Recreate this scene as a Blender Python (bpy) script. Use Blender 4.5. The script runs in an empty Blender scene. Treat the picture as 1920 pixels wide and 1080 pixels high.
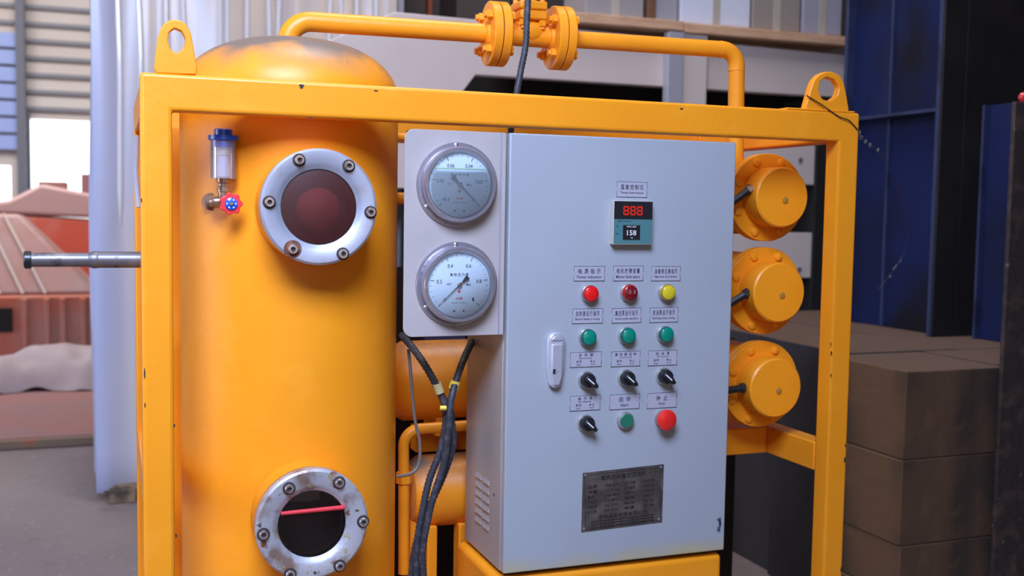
import bpy, math, random
import numpy as np
from mathutils import Vector, Matrix
random.seed(7)
rng = np.random.default_rng(5)
sc = bpy.context.scene
COL = sc.collection
PI = math.pi
G = 1.5                                   # height of the machine frame's top above the floor

# ------------------------------------------------------------------ camera
CAM = np.array([-0.0496, -1.8711, G - 0.2180])
YAW, PIT, ROL, FPX = 0.35947, -0.070653, 0.015768, 2014.12
_f = np.array([math.sin(YAW)*math.cos(PIT), math.cos(YAW)*math.cos(PIT), math.sin(PIT)])
_r = np.array([math.cos(YAW), -math.sin(YAW), 0.0]); _u = np.cross(_r, _f)
CR = math.cos(ROL)*_r + math.sin(ROL)*_u; CU = -math.sin(ROL)*_r + math.cos(ROL)*_u; CF = _f
def _ray(u, v): return CF + ((u-960)/FPX)*CR - ((v-540)/FPX)*CU
def at(u, v, Y):                          # point of the plane y = Y seen at photo pixel u, v
    d = _ray(u, v); return CAM + (Y-CAM[1])/d[1]*d
def at_x(u, v, X):
    d = _ray(u, v); return CAM + (X-CAM[0])/d[0]*d
def at_z(u, v, Z):
    d = _ray(u, v); return CAM + (Z-CAM[2])/d[2]*d
cam = bpy.data.objects.new('camera', bpy.data.cameras.new('camera')); COL.objects.link(cam)
cam.matrix_world = Matrix(((CR[0], CU[0], -CF[0], CAM[0]), (CR[1], CU[1], -CF[1], CAM[1]),
                           (CR[2], CU[2], -CF[2], CAM[2]), (0, 0, 0, 1)))
cam.data.sensor_width = 36; cam.data.lens = 36*FPX/1920
cam.data.clip_start = .05; cam.data.clip_end = 200
cam.data.dof.use_dof = True; cam.data.dof.focus_distance = 1.98; cam.data.dof.aperture_fstop = 4.2
sc.camera = cam

# ------------------------------------------------------------------ world, light, exposure
w = bpy.data.worlds.new('world'); sc.world = w; w.use_nodes = True
bg = w.node_tree.nodes['Background']; bg.inputs[0].default_value = (.93, .96, 1, 1); bg.inputs[1].default_value = 3.2
sc.view_settings.view_transform = 'Standard'; sc.view_settings.look = 'None'
sc.view_settings.exposure = 0.06; sc.view_settings.gamma = 1.0; sc.view_settings.use_curve_mapping = False
def area(name, loc, aim, sx, sy, power, col):
    l = bpy.data.lights.new(name, 'AREA'); l.shape = 'RECTANGLE'; l.size = sx; l.size_y = sy; l.energy = power; l.color = col
    o = bpy.data.objects.new(name, l); COL.objects.link(o); o.location = loc
    o.rotation_euler = (Vector(aim)-Vector(loc)).to_track_quat('-Z', 'Y').to_euler(); return o
area('key_light', (-.35, -1.75, 2.95), (-.15, 0, 1.15), 1.3, 1.0, 63, (.68, .85, 1.32)).data.spread = math.radians(125)        # added key lamp above the camera for sky light from the unseen front
area('hall_fill', (.2, -5.2, 1.8), (0.6, 0, 1.0), 3, 2.4, 13, (1, .78, .58))                # added warm fill lamp in place of bounce in the hall
area('side_fill', (-4.2, .6, 2.6), (0, 1.6, 1.1), 2.5, 2.5, 38, (.55, .72, 1.25))       # added cool side lamp, its gate unseen
area('roof_fill', (-1.4, 8.5, 6.2), (-1.0, 12.0, 0), 5, 6, 700, (1, .96, .95))             # added fill lamp under the roof, brightens the far end
area('roof_fill_near', (1.0, 1.0, 5.9), (.9, 2.9, 1.2), 1.6, 1.6, 120, (.98, .95, 1))  # added fill lamp under the roof, brightens the cream rack

# ------------------------------------------------------------------ mesh helpers
WLOC = {}
class MB:
    def __init__(s): s.v = []; s.f = []
    def add(s, vs, fs):
        n = len(s.v); s.v += [tuple(map(float, p)) for p in vs]; s.f += [tuple(i+n for i in f) for f in fs]; return s
    def box(s, a, b):
        (x0, y0, z0), (x1, y1, z1) = a, b
        return s.add([(x0,y0,z0),(x1,y0,z0),(x1,y1,z0),(x0,y1,z0),(x0,y0,z1),(x1,y0,z1),(x1,y1,z1),(x0,y1,z1)],
                     [(0,3,2,1),(4,5,6,7),(0,1,5,4),(1,2,6,5),(2,3,7,6),(3,0,4,7)])
    def obox(s, c, size, rot):            # box rotated by Euler angles
        m = Matrix.LocRotScale(Vector(c), __import__('mathutils').Euler(rot), Vector(size))
        q = MB().box((-.5,)*3, (.5,)*3); return s.add([m @ Vector(p) for p in q.v], q.f)
    def lathe(s, prof, c, axis=(0, 0, 1), n=32):   # prof: (radius, height along axis)
        ax = Vector(axis).normalized(); rot = Vector((0, 0, 1)).rotation_difference(ax).to_matrix(); c = Vector(c)
        vs = []; fs = []
        for r, h in prof:
            for k in range(n):
                a = 2*PI*k/n; vs.append(c + rot @ Vector((r*math.cos(a), r*math.sin(a), h)))
        for i in range(len(prof)-1):
            for k in range(n):
                a, b = i*n+k, i*n+(k+1) % n; fs.append((a, b, b+n, a+n))
        if prof[0][0] > 1e-6: fs.append(tuple(range(n-1, -1, -1)))
        if prof[-1][0] > 1e-6: fs.append(tuple(range((len(prof)-1)*n, len(prof)*n)))
        return s.add(vs, fs)
    def ring(s, prof, c, axis, n=40):     # closed profile
        q = MB(); p = list(prof)+[prof[0]]; q.lathe(p, c, axis, n)
        q.f = [f for f in q.f if len(f) == 4 or n == 4]; return s.add(q.v, q.f)
    def cyl(s, a, b, r, n=24, r2=None):
        a, b = Vector(a), Vector(b); return s.lathe([(r, 0), (r if r2 is None else r2, (b-a).length)], a, b-a, n)
    def tube(s, pts, r, n=10):
        P = [Vector(p) for p in pts]; vs = []; fs = []; prev = None
        for i, p in enumerate(P):
            t = (P[min(i+1, len(P)-1)]-P[max(i-1, 0)]).normalized()
            if prev is None:
                a = Vector((0, 0, 1)) if abs(t.z) < .9 else Vector((0, 1, 0)); x = t.cross(a).normalized()
            else: x = (prev - t*prev.dot(t)).normalized()
            prev = x; y = t.cross(x); rr = r[i] if hasattr(r, '__len__') else r
            for k in range(n):
                a = 2*PI*k/n; vs.append(p + rr*(math.cos(a)*x + math.sin(a)*y))
        for i in range(len(P)-1):
            for k in range(n):
                a, b = i*n+k, i*n+(k+1) % n; fs.append((a, b, b+n, a+n))
        fs.append(tuple(range(n-1, -1, -1))); fs.append(tuple(range((len(P)-1)*n, len(P)*n)))
        return s.add(vs, fs)
    def prism(s, poly, y0, y1):           # polygon in x,z extruded along y
        n = len(poly); vs = [(x, y0, z) for x, z in poly]+[(x, y1, z) for x, z in poly]
        fs = [tuple(range(n)), tuple(range(2*n-1, n-1, -1))]+[(i, i+n, (i+1) % n+n, (i+1) % n) for i in range(n)]
        return s.add(vs, fs)
    def plate_hole(s, outer, hole, y0, y1):   # both polygons with equal point count
        n = len(outer); V = [(x, y0, z) for x, z in outer]+[(x, y0, z) for x, z in hole]+[(x, y1, z) for x, z in outer]+[(x, y1, z) for x, z in hole]
        F = []
        for i in range(n):
            j = (i+1) % n
            F += [(i, j, n+j, n+i), (2*n+i, 3*n+i, 3*n+j, 2*n+j), (i, 2*n+i, 2*n+j, j), (n+i, n+j, 3*n+j, 3*n+i)]
        return s.add(V, F)
    def build(s, name, mat, parent=None, bevel=0, smooth=True, seg=2):
        if parent is None:
            A = np.array(s.v); o0 = np.array([(A[:,0].min()+A[:,0].max())/2, (A[:,1].min()+A[:,1].max())/2, A[:,2].min()])
        else: o0 = WLOC[parent.name]
        me = bpy.data.meshes.new(name); me.from_pydata([tuple(np.array(p)-o0) for p in s.v], [], s.f); me.validate(); me.update()
        import bmesh
        bm = bmesh.new(); bm.from_mesh(me); bmesh.ops.recalc_face_normals(bm, faces=bm.faces); bm.to_mesh(me); bm.free()
        for m in (mat if isinstance(mat, (list, tuple)) else [mat]): me.materials.append(m)
        if smooth:
            me.polygons.foreach_set('use_smooth', [True]*len(me.polygons)); me.set_sharp_from_angle(angle=math.radians(38))
        o = bpy.data.objects.new(name, me); COL.objects.link(o)
        if parent is None: o.location = o0; WLOC[o.name] = o0
        else: o.parent = parent; WLOC[o.name] = WLOC[parent.name]
        if bevel:
            b = o.modifiers.new('bevel', 'BEVEL'); b.width = bevel; b.segments = seg; b.limit_method = 'ANGLE'; b.angle_limit = math.radians(40)
        return o
def tag(o, label=None, cat=None, group=None, kind=None):
    if label: o['label'] = label
    if cat: o['category'] = cat
    if group: o['group'] = group
    if kind: o['kind'] = kind
    return o
def thing(name, loc, label, cat, group=None):
    o = bpy.data.objects.new(name, None); COL.objects.link(o); o.location = loc; o.empty_display_size = .05
    WLOC[o.name] = np.array(loc, float); return tag(o, label, cat, group)
def arc(c, r, a0, a1, n, f=lambda x, z: (x, z)):
    return [f(c[0]+r*math.cos(a0+(a1-a0)*k/n), c[1]+r*math.sin(a0+(a1-a0)*k/n)) for k in range(n+1)]
def bez(P, n=10):                         # Catmull-Rom through points
    P = [Vector(p) for p in P]; Q = [P[0]*2-P[1]]+P+[P[-1]*2-P[-2]]; out = []
    for i in range(1, len(Q)-2):
        for k in range(n):
            t = k/n; a, b, c, d = Q[i-1:i+3]
            out.append(.5*((2*b)+(c-a)*t+(2*a-5*b+4*c-d)*t*t+(3*b-a-3*c+d)*t**3))
    return out+[P[-1]]
def bend(P, r, n=8):                      # polyline with rounded corners
    P = [Vector(p) for p in P]; out = [P[0]]
    for i in range(1, len(P)-1):
        a = (P[i-1]-P[i]).normalized(); b = (P[i+1]-P[i]).normalized(); ang = a.angle(b); d = r/math.tan(ang/2)
        p0, p1 = P[i]+a*d, P[i]+b*d
        c = P[i]+(a+b).normalized()*(r/math.sin(ang/2)); u = p0-c; v = p1-c; th = u.angle(v)
        for k in range(n+1):
            t = k/n; out.append(c+(u*math.sin((1-t)*th)+v*math.sin(t*th))/math.sin(th))
    return out+[P[-1]]

_tc = {}
def glyphs(s):
    if s not in _tc:
        cu = bpy.data.curves.new('t', 'FONT'); cu.body = s; cu.size = 1; cu.resolution_u = 2; cu.offset = .012
        ob = bpy.data.objects.new('t', cu); COL.objects.link(ob)
        me = bpy.data.meshes.new_from_object(ob.evaluated_get(bpy.context.evaluated_depsgraph_get()))
        v = np.array([p.co for p in me.vertices]) if len(me.vertices) else np.zeros((0, 3)); f = [tuple(p.vertices) for p in me.polygons]
        bpy.data.objects.remove(ob); bpy.data.curves.remove(cu); bpy.data.meshes.remove(me); _tc[s] = (v, f)
    return _tc[s]
def write(mb, s, cx, y, cz, w, h, rot=0.0):    # text centred at cx, cz fitted in w x h, facing -Y
    v, f = glyphs(s)
    if not len(v): return
    a = v.min(0); b = v.max(0); sx = w/max(b[0]-a[0], 1e-6) if w else h/max(b[1]-a[1], 1e-6); sy = h/max(b[1]-a[1], 1e-6)
    X = (v[:,0]-(a[0]+b[0])/2)*sx; Z = (v[:,1]-(a[1]+b[1])/2)*sy; c, d = math.cos(rot), math.sin(rot)
    mb.add([(cx+x*c-z*d, y, cz+x*d+z*c) for x, z in zip(X, Z)], f)

# ------------------------------------------------------------------ materials
def mat(name, col, rough=.5, metal=0, noise=None, bump=0, bscale=40, spec=.5, coat=0, coatr=.1, extra=None):
    """noise = (colour2, scale, lo, hi[, stretch])"""
    m = bpy.data.materials.new(name); m.use_nodes = True; nt = m.node_tree; N = nt.nodes; L = nt.links; b = N['Principled BSDF']
    b.inputs['Base Color'].default_value = (*col, 1); b.inputs['Roughness'].default_value = rough; b.inputs['Metallic'].default_value = metal
    b.inputs['Specular IOR Level'].default_value = spec; b.inputs['Coat Weight'].default_value = coat; b.inputs['Coat Roughness'].default_value = coatr
    tc = N.new('ShaderNodeTexCoord'); src = None
    def nz(scale, stretch=(1,1,1), detail=4, off=0):
        mp = N.new('ShaderNodeMapping'); L.new(tc.outputs['Object'], mp.inputs[0]); mp.inputs['Scale'].default_value = stretch; mp.inputs['Location'].default_value = (off,)*3
        n = N.new('ShaderNodeTexNoise'); n.inputs['Scale'].default_value = scale; n.inputs['Detail'].default_value = detail; L.new(mp.outputs[0], n.inputs[0]); return n.outputs[0]
    def ramp(v, lo, hi):
        r = N.new('ShaderNodeMapRange'); r.inputs[1].default_value = lo; r.inputs[2].default_value = hi; L.new(v, r.inputs[0]); r.clamp = True; return r.outputs[0]
    def mix(f, a, c2):
        x = N.new('ShaderNodeMix'); x.data_type = 'RGBA'; L.new(f, x.inputs[0])
        if a is None: x.inputs[6].default_value = (*col, 1)
        else: L.new(a, x.inputs[6])
        if isinstance(c2, tuple): x.inputs[7].default_value = (*c2, 1)
        else: L.new(c2, x.inputs[7])
        return x.outputs[2]
    for k, q in enumerate(noise or []):
        c2, s_, lo, hi = q[:4]; st = q[4] if len(q) > 4 else (1,1,1)
        src = mix(ramp(nz(s_, st, off=k*3.1), lo, hi), src, c2)
    m['_src'] = 0
    if extra: src = extra(nt, tc, nz, ramp, mix, src)
    if src is not None: L.new(src, b.inputs['Base Color'])
    if bump:
        bp = N.new('ShaderNodeBump'); bp.inputs['Strength'].default_value = bump; bp.inputs['Distance'].default_value = .01
        L.new(nz(bscale, off=7), bp.inputs['Height']); L.new(bp.outputs[0], b.inputs['Normal'])
    return m
YEL = (.97, .335, .012); YEL2 = (.93, .31, .010)
chips = [(YEL2, 5, .42, .75), ((1.0, .365, .02), 14, .55, .8), ((.03, .02, .015), 26, .765, .775)]
yellow = mat('yellow_paint', YEL, .38, 0, chips, .06, 60, spec=.4)
def dusty(nt, tc, nz, ramp, mix, src):    # settled dust on faces that look up
    g = nt.nodes.new('ShaderNodeNewGeometry'); s = nt.nodes.new('ShaderNodeSeparateXYZ'); nt.links.new(g.outputs['Normal'], s.inputs[0])
    up = ramp(s.outputs[2], .25, .85); n = ramp(nz(6, (1, 1, .5), detail=6), .34, .55)
    mm = nt.nodes.new('ShaderNodeMath'); mm.operation = 'MULTIPLY'; nt.links.new(up, mm.inputs[0]); nt.links.new(n, mm.inputs[1])
    return mix(mm.outputs[0], src, (.20, .14, .10))
yellow_dusty = mat('yellow_paint_dusty', YEL, .42, 0, chips, .05, 60, spec=.4, extra=dusty)
grey_paint = mat('grey_bounce_enamel', (.39, .375, .34), .36, 0, [((.36, .345, .31), 4, .4, .7), ((.28, .30, .33), 60, .70, .78)], .05, 300, spec=.5)  # cabinet side enamel, tinted warm for bounce light off the vessel
def stain(nt, tc, nz, ramp, mix, src):    # yellow overspray along the bottom edge of the cabinet
    s = nt.nodes.new('ShaderNodeSeparateXYZ'); nt.links.new(tc.outputs['Object'], s.inputs[0])
    a = nt.nodes.new('ShaderNodeMath'); a.operation = 'MULTIPLY_ADD'; a.inputs[1].default_value = -22; a.inputs[2].default_value = .75; nt.links.new(s.outputs[2], a.inputs[0])
    b = nt.nodes.new('ShaderNodeMath'); b.operation = 'MULTIPLY'; nt.links.new(ramp(a.outputs[0], 0, 1), b.inputs[0]); nt.links.new(ramp(nz(9), .3, .6), b.inputs[1])
    return mix(b.outputs[0], src, (.55, .42, .10))
grey_door = mat('grey_door_enamel', (.39, .41, .43), .34, 0, [((.37, .385, .405), 4, .4, .7)], .05, 300, spec=.5, extra=stain)
plate_grey = mat('gauge_plate_paint', (.46, .40, .37), .45, 0, [((.40, .35, .32), 6, .45, .7)], .05, 120)
steel = mat('brushed_steel', (.52, .53, .60), .42, .55, [((.48, .44, .46), 26, .58, .72)], .02, 160)
steel_rust = mat('pitted_steel', (.55, .54, .56), .45, .5, [((.30, .20, .15), 22, .50, .64), ((.26, .10, .05), 34, .64, .70), ((.5, .4, .2), 60, .62, .68), ((.12, .08, .06), 75, .66, .72)], .06, 120)
chrome = mat('chrome', (.75, .75, .82), .22, .55, None)
bezelm = mat('polished_bezel', (.46, .44, .50), .28, .75, [((.42, .30, .24), 18, .62, .75)], .1, 90)
socket_dark = mat('bolt_socket_brown', (.05, .035, .03), .7, .3)  # dark brown of bolt seats and hex sockets
bolt_m = mat('bolt_steel', (.70, .66, .64), .3, .9, [((.3, .2, .14), 90, .55, .7)])
rust_bolt = mat('rusty_washer', (.14, .05, .03), .8, .1, [((.25, .1, .05), 120, .5, .6)])
black = mat('black_plastic', (.015, .015, .017), .32)
blackvoid = mat('matte_black', (.012, .011, .010), .8)  # matte black, stands in for shade in the rack and machine gaps
cable_m = mat('dark_conduit', (.030, .032, .042), .5, 0, [((.085, .08, .08), 90, .5, .7)])
beige = mat('beige_plastic', (.55, .50, .42), .5)
tealm = mat('teal_plastic', (.075, .20, .20), .45)
redbtn = mat('red_button', (.80, .02, .015), .35, coat=.4)
redlens = mat('red_lens', (.85, .010, .010), .18, coat=.8)
dredlens = mat('dark_red_lens', (.20, .006, .012), .18, coat=.8)
yellens = mat('yellow_lens', (.72, .55, .02), .18, coat=.8)
grnlens = mat('green_lens', (.0, .24, .15), .2, coat=.8)
grnrim = mat('green_lens_rim', (.0, .10, .075), .25, coat=.6)
redrim = mat('red_lens_rim', (.42, .01, .01), .25, coat=.6); yelrim = mat('yellow_lens_rim', (.40, .26, .01), .25, coat=.6)
grnbtn = mat('green_button', (.02, .17, .10), .4)
silverrim = mat('silver_ring', (.55, .53, .50), .3, .7)
labelm = mat('engraved_label', (.43, .415, .46), .4, 0, spec=.4)
ink = mat('dark_ink', (.03, .025, .05), .6)
white = mat('white_print', (.8, .8, .8), .5)
redink = mat('red_ink', (.55, .06, .05), .6)
dialm = mat('dial_white', (.58, .69, .76), .5)
npm = mat('tarnished_nameplate', (.085, .068, .060), .42, .35, [((.15, .125, .11), 30, .45, .65)], .1, 200)
npink = mat('nameplate_etching', (.018, .014, .012), .6)
bluem = mat('blue_plastic', (.005, .09, .62), .3, coat=.5)
redplast = mat('red_plastic', (.85, .03, .04), .35, coat=.3)
brass = mat('tarnished_brass', (.42, .30, .20), .35, .8, [((.15, .1, .08), 80, .5, .65)])
pipe_grey = mat('grey_steel_pipe', (.18, .17, .17), .42, .6, [((.30, .27, .25), 20, .5, .7), ((.08, .07, .07), 40, .6, .7)])
tie_y = mat('yellow_tie', (.85, .62, .06), .5)
gasket = mat('black_gasket', (.02, .018, .016), .7)
blue_steel = mat('dark_blue_paint', (.006, .014, .075), .6, 0, [((.006, .006, .010), 2.2, .40, .62), ((.02, .03, .09), 5, .58, .8, (1, 1, .3)), ((.16, .16, .18), 38, .74, .80)], .1, 30, spec=.25)
blue_steel2 = mat('blue_edge_paint', (.03, .042, .11), .5, 0, [((.012, .012, .03), 6, .5, .7)])
black_steel = mat('near_black_steel', (.010, .009, .010), .6, 0, [((.022, .017, .015), 3, .45, .7), ((.008, .007, .008), 6, .5, .7)], .2, 20)  # near-black steel of the plate and the right wall
rust_steel = mat('rusty_dark_steel', (.035, .025, .022), .75, 0, [((.09, .055, .04), 18, .5, .7), ((.16, .14, .14), 34, .66, .74)], .5, 40)
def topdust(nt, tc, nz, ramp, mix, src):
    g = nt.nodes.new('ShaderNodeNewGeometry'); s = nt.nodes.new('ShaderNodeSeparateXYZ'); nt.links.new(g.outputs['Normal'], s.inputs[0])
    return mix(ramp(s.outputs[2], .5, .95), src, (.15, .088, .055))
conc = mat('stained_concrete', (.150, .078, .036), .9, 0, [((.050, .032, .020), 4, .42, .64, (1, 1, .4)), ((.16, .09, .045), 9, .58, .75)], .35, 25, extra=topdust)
conc_dark = mat('dark_concrete', (.034, .029, .032), .9, 0, [((.018, .016, .017), 4, .42, .64, (1, 1, .3)), ((.035, .035, .055), 5, .58, .75)], .3, 25, extra=topdust)  # darker concrete for the slabs behind the front blocks
cream = mat('cream_machine_paint', (.80, .68, .62), .5, 0, [((.74, .62, .56), 2, .4, .7)])
greyp = mat('grey_post_paint', (.42, .42, .47), .5)
dustcream = mat('cream_crate_board', (.56, .47, .40), .6, 0, [((.48, .38, .31), 3, .4, .7)])
wood = mat('pale_plank', (.80, .50, .30), .7, 0, [((.66, .38, .22), 8, .45, .65, (1, 6, 6))])
def sky_tint(nt, tc, nz, ramp, mix, src):   # blue sky light on the left folds, painted into the film colour
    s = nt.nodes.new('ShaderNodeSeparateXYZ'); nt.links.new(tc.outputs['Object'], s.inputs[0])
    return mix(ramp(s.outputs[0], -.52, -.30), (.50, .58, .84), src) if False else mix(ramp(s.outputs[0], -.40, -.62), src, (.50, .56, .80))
film = mat('wrapped_plastic_film', (.66, .57, .50), .32, 0, [((.76, .63, .50), 1.6, .42, .60), ((.60, .58, .60), 2.6, .56, .70, (3, 1, .4))], .05, 20, coat=.4, coatr=.2, extra=sky_tint)
sheet = mat('dusty_white_sheet', (.42, .35, .38), .7, 0, [((.34, .27, .28), 3, .4, .7)], .2, 14)
orange_m = mat('orange_machine_paint', (.50, .11, .05), .5, 0, [((.45, .22, .17), 1.4, .42, .62)])
pinkfilm = mat('film_over_orange', (.42, .22, .19), .45, 0, [((.44, .30, .29), 1.2, .38, .62), ((.42, .12, .07), 2.2, .55, .75)], .3, 6)
peach = mat('peach_film', (.48, .30, .28), .5, 0, [((.42, .12, .08), 1.1, .5, .62)], .2, 6)
slabm = mat('terracotta_board', (.30, .13, .12), .7, 0, [((.26, .14, .14), 2, .4, .65)], .1, 20)
slab_edge = mat('board_edge', (.22, .15, .10), .8, 0, [((.4, .12, .06), 6, .55, .65)])
floor_m = mat('dusty_concrete_floor', (.235, .19, .175), .85, 0, [((.195, .155, .15), 1.3, .4, .65), ((.17, .135, .13), 9, .62, .74), ((.30, .26, .25), 30, .6, .75)], .4, 30)
wall_m = mat('corrugated_cladding', (.72, .66, .63), .6, 0, [((.68, .60, .56), 1, .4, .6)])
rib_m = mat('cladding_girt', (.26, .27, .32), .6)  # grey-blue girts across the cladding
blueclad = mat('blue_translucent_cladding', (.35, .47, .90), .5)
col_m = mat('grey_column', (.16, .17, .22), .6)
hole_m = mat('dark_inside', (.01, .01, .01), .9)
def emis(name, col, s):
    m = bpy.data.materials.new(name); m.use_nodes = True; b = m.node_tree.nodes['Principled BSDF']
    b.inputs['Base Color'].default_value = (.02, 0, 0, 1); b.inputs['Emission Color'].default_value = (*col, 1); b.inputs['Emission Strength'].default_value = s; return m
led = emis('red_led', (1, .03, .01), .55)
def pane(name, col, opacity, rough, gl=.12):
    m = bpy.data.materials.new(name); m.use_nodes = True; nt = m.node_tree; N = nt.nodes; L = nt.links; N.remove(N['Principled BSDF']); out = N['Material Output']
    t = N.new('ShaderNodeBsdfTransparent'); d = N.new('ShaderNodeBsdfDiffuse'); d.inputs[0].default_value = (*col, 1)
    g = N.new('ShaderNodeBsdfGlossy'); g.inputs['Roughness'].default_value = rough; g.inputs['Color'].default_value = (1, 1, 1, 1)
    a = N.new('ShaderNodeMixShader'); a.inputs[0].default_value = opacity; L.new(t.outputs[0], a.inputs[1]); L.new(d.outputs[0], a.inputs[2])
    fr = N.new('ShaderNodeFresnel'); fr.inputs[0].default_value = 1.5 if rough > .05 or opacity > .1 else 1.3
    b = N.new('ShaderNodeMixShader'); L.new(fr.outputs[0], b.inputs[0]); L.new(a.outputs[0], b.inputs[1]); L.new(g.outputs[0], b.inputs[2])
    L.new(b.outputs[0], out.inputs[0]); return m
clearg = pane('clear_glass', (.8, .85, .9), .02, .03)
dirtyg = pane('dirty_glass', (.13, .022, .022), .30, .35)
darkg = pane('dark_glass', (.1, .05, .05), .03, .04)
plasticg = pane('clear_plastic_cup', (.75, .72, .78), .22, .08)
liquid = pane('glycerine', (.42, .58, .66), .12, .3)
deep = mat('dark_red_chamber', (.030, .008, .008), .6); blackc = mat('black_oil_chamber', (.004, .002, .002), .25)
redball = mat('red_float', (.50, .03, .03), .8)
redline = mat('red_level_line', (.75, .03, .04), .5)

# ------------------------------------------------------------------ the hall
MB().box((-9, -7, -.2), (12, 16, 0)).build('floor', floor_m, smooth=False)['kind'] = 'structure'
MB().box((-9.2, -7, 6.5), (12, 16, 6.6)).build('ceiling', wall_m, smooth=False)['kind'] = 'structure'
MB().box((7.5, -7, 0), (7.7, 15.2, 6.5)).build('wall_right', black_steel, smooth=False)['kind'] = 'structure'
b = MB(); b.box((-7.2, -7, 0), (-7, -1, 6.5)); b.box((-7.2, 3.0, 0), (-7, 15.2, 6.5)); b.box((-7.2, -1, 3.6), (-7, 3.0, 6.5))
b.build('wall_left', wall_m, smooth=False)['kind'] = 'structure'
b = MB(); b.box((-7, -6.9, 0), (7.5, -6.7, 6.5))
b.build('wall_front', wall_m, smooth=False)['kind'] = 'structure'
YW = 14.0
d0 = at(48, 222, YW); d1 = at(0, 310, YW); e0 = at(20, 310, YW); c0 = at(36, 200, YW); c1 = at(50, 200, YW)
xL, xR, zt = d0[0], d0[0]+2.2, d0[2]
b = MB(); b.box((-7, YW, 0), (xL-.35-1.3, YW+.15, 6.5)); b.box((e0[0], YW, 0), (xL, YW+.15, 6.5)); b.box((xL-.35-1.3, YW, d1[2]), (e0[0], YW+.15, 6.5))
b.box((xL, YW, zt), (xR, YW+.15, 6.5)); b.box((xR, YW, 0), (7.5, YW+.15, 6.5))
wb = b.build('wall_back', wall_m, smooth=False); wb['kind'] = 'structure'
z0 = at(100, 205, YW)[2]; dz = (at(100, 10, YW)[2]-z0)/6.2
k = 0
zz = z0
while zz < 6.3:                            # cladding boards, each its own lap
    MB().add([(-7, YW-.002, zz), (3, YW-.002, zz), (3, YW-.002, zz+dz), (-7, YW-.002, zz+dz), (-7, YW-.04, zz), (3, YW-.04, zz)],
             [(0, 4, 5, 1), (4, 3, 2, 5), (0, 3, 4), (1, 5, 2)]).build('cladding_panel', wall_m, wb, smooth=False)
    MB().box((-7, YW-.08, zz-.03), (3, YW-.04, zz+.022)).build('girt', rib_m, wb, smooth=False)
    zz += dz
zc = at(18, 60, YW)[2]; zd = at(18, 285, YW)[2]
q = at(0, 100, YW-.13)[0]-1.6; q2 = at(34, 100, YW-.13)[0]
zz = zd
while zz < zc-.05:
    MB().box((q, YW-.15, zz+.03), (q2, YW-.128, min(zz+dz*.96, zc))).build('translucent_panel', blueclad, wb, smooth=False)
    zz += dz
a0 = at(36, 300, YW-.3)[0]; a1 = at(50, 300, YW-.3)[0]
b = MB(); b.box((a0-.02, YW-.36, 0), (a1, YW-.32, 6.5)); b.box((a0-.02, YW-.18, 0), (a1, YW-.14, 6.5)); b.box(((a0+a1)/2-.02, YW-.33, 0), ((a0+a1)/2+.01, YW-.17, 6.5))
tag(b.build('steel_column', col_m, smooth=False), 'grey steel column standing beside the bright doorway at far left', 'column')
b = MB(); b.box((xL-.02, YW-.12, 0), (xL+.06, YW+.02, zt+.05)); b.build('door_jamb', col_m, wb, smooth=False)

# ------------------------------------------------------------------ background left
def grid(name, mat_, nu, nv, fn, label, cat, thick=0, **kw):
    b = MB(); V = [fn(i/nu, j/nv) for j in range(nv+1) for i in range(nu+1)]
    b.add(V, [(j*(nu+1)+i, j*(nu+1)+i+1, (j+1)*(nu+1)+i+1, (j+1)*(nu+1)+i) for j in range(nv) for i in range(nu)])
    o = b.build(name, mat_); 
    if thick: m = o.modifiers.new('t', 'SOLIDIFY'); m.thickness = thick
    return tag(o, label, cat)
from mathutils import noise as mn
def nz3(x, y, z, s=1): return mn.noise(Vector((x*s, y*s, z*s)))
# board on the floor
f0 = at_z(0, 820, .05); f1 = at_z(168, 805, .05)
t = thing('floor_board', (-.6, 5.4, 0), 'terracotta coloured board lying on the concrete floor at far left', 'board')
MB().box((-2.2, f0[1]-.05, .004), (.25, 6.9, .05)).build('board', slabm, t, smooth=False)
MB().box((-2.2, f0[1]-.10, .004), (.25, f0[1]-.052, .045)).build('edge_batten', slab_edge, t, smooth=False)
# crumpled sheets
def sheetfn(u, v):
    x = -1.9+u*1.95; y = 5.75+v*.75; z = .07+.30*math.sin(PI*min(1, v*1.02))**.7*(.75+.35*nz3(x, y, 0, 2.2))*(.75+.45*u) + .05*nz3(x, y, 2, 7)
    return (x, y+.10*nz3(x, 1, 0, 3), max(.056, z))
grid('crumpled_sheet', sheet, 60, 24, sheetfn, 'crumpled pale dust sheet lying on the terracotta board', 'sheet')
# orange machine with hopper
t = thing('orange_machine', (-.7, 7.4, 0), 'orange machine base with dark square opening behind the crumpled sheet', 'machine')
b = MB(); p0, p1 = at(0, 555, 6.9), at(175, 620, 6.9)
b.box((-2.2, 6.9, .06), (.35, 8.0, p0[2]))
b.build('body', orange_m, t, bevel=.02)
q0 = at(0, 578, 6.88); q1 = at(24, 622, 6.88)
MB().box((q0[0]-.3, 6.86, q1[2]), (q1[0], 6.895, q0[2])).build('opening', hole_m, t, smooth=False)
for u_ in (40, 82, 112, 150):
    a = at(u_, 560, 6.88); MB().box((a[0], 6.84, .08), (a[0]+.04, 6.898, p0[2]-.02)).build('rib', orange_m, t, bevel=.005)
t = thing('film_covered_hopper', (-.9, 7.0, p0[2]), 'sloping orange hopper under translucent film, nearest one at far left', 'hopper')
A = at(-60, 400, 6.6); B = at(25, 405, 6.6); Cc = at(185, 560, 6.6)
b = MB(); zb = p0[2]+.002
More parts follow.
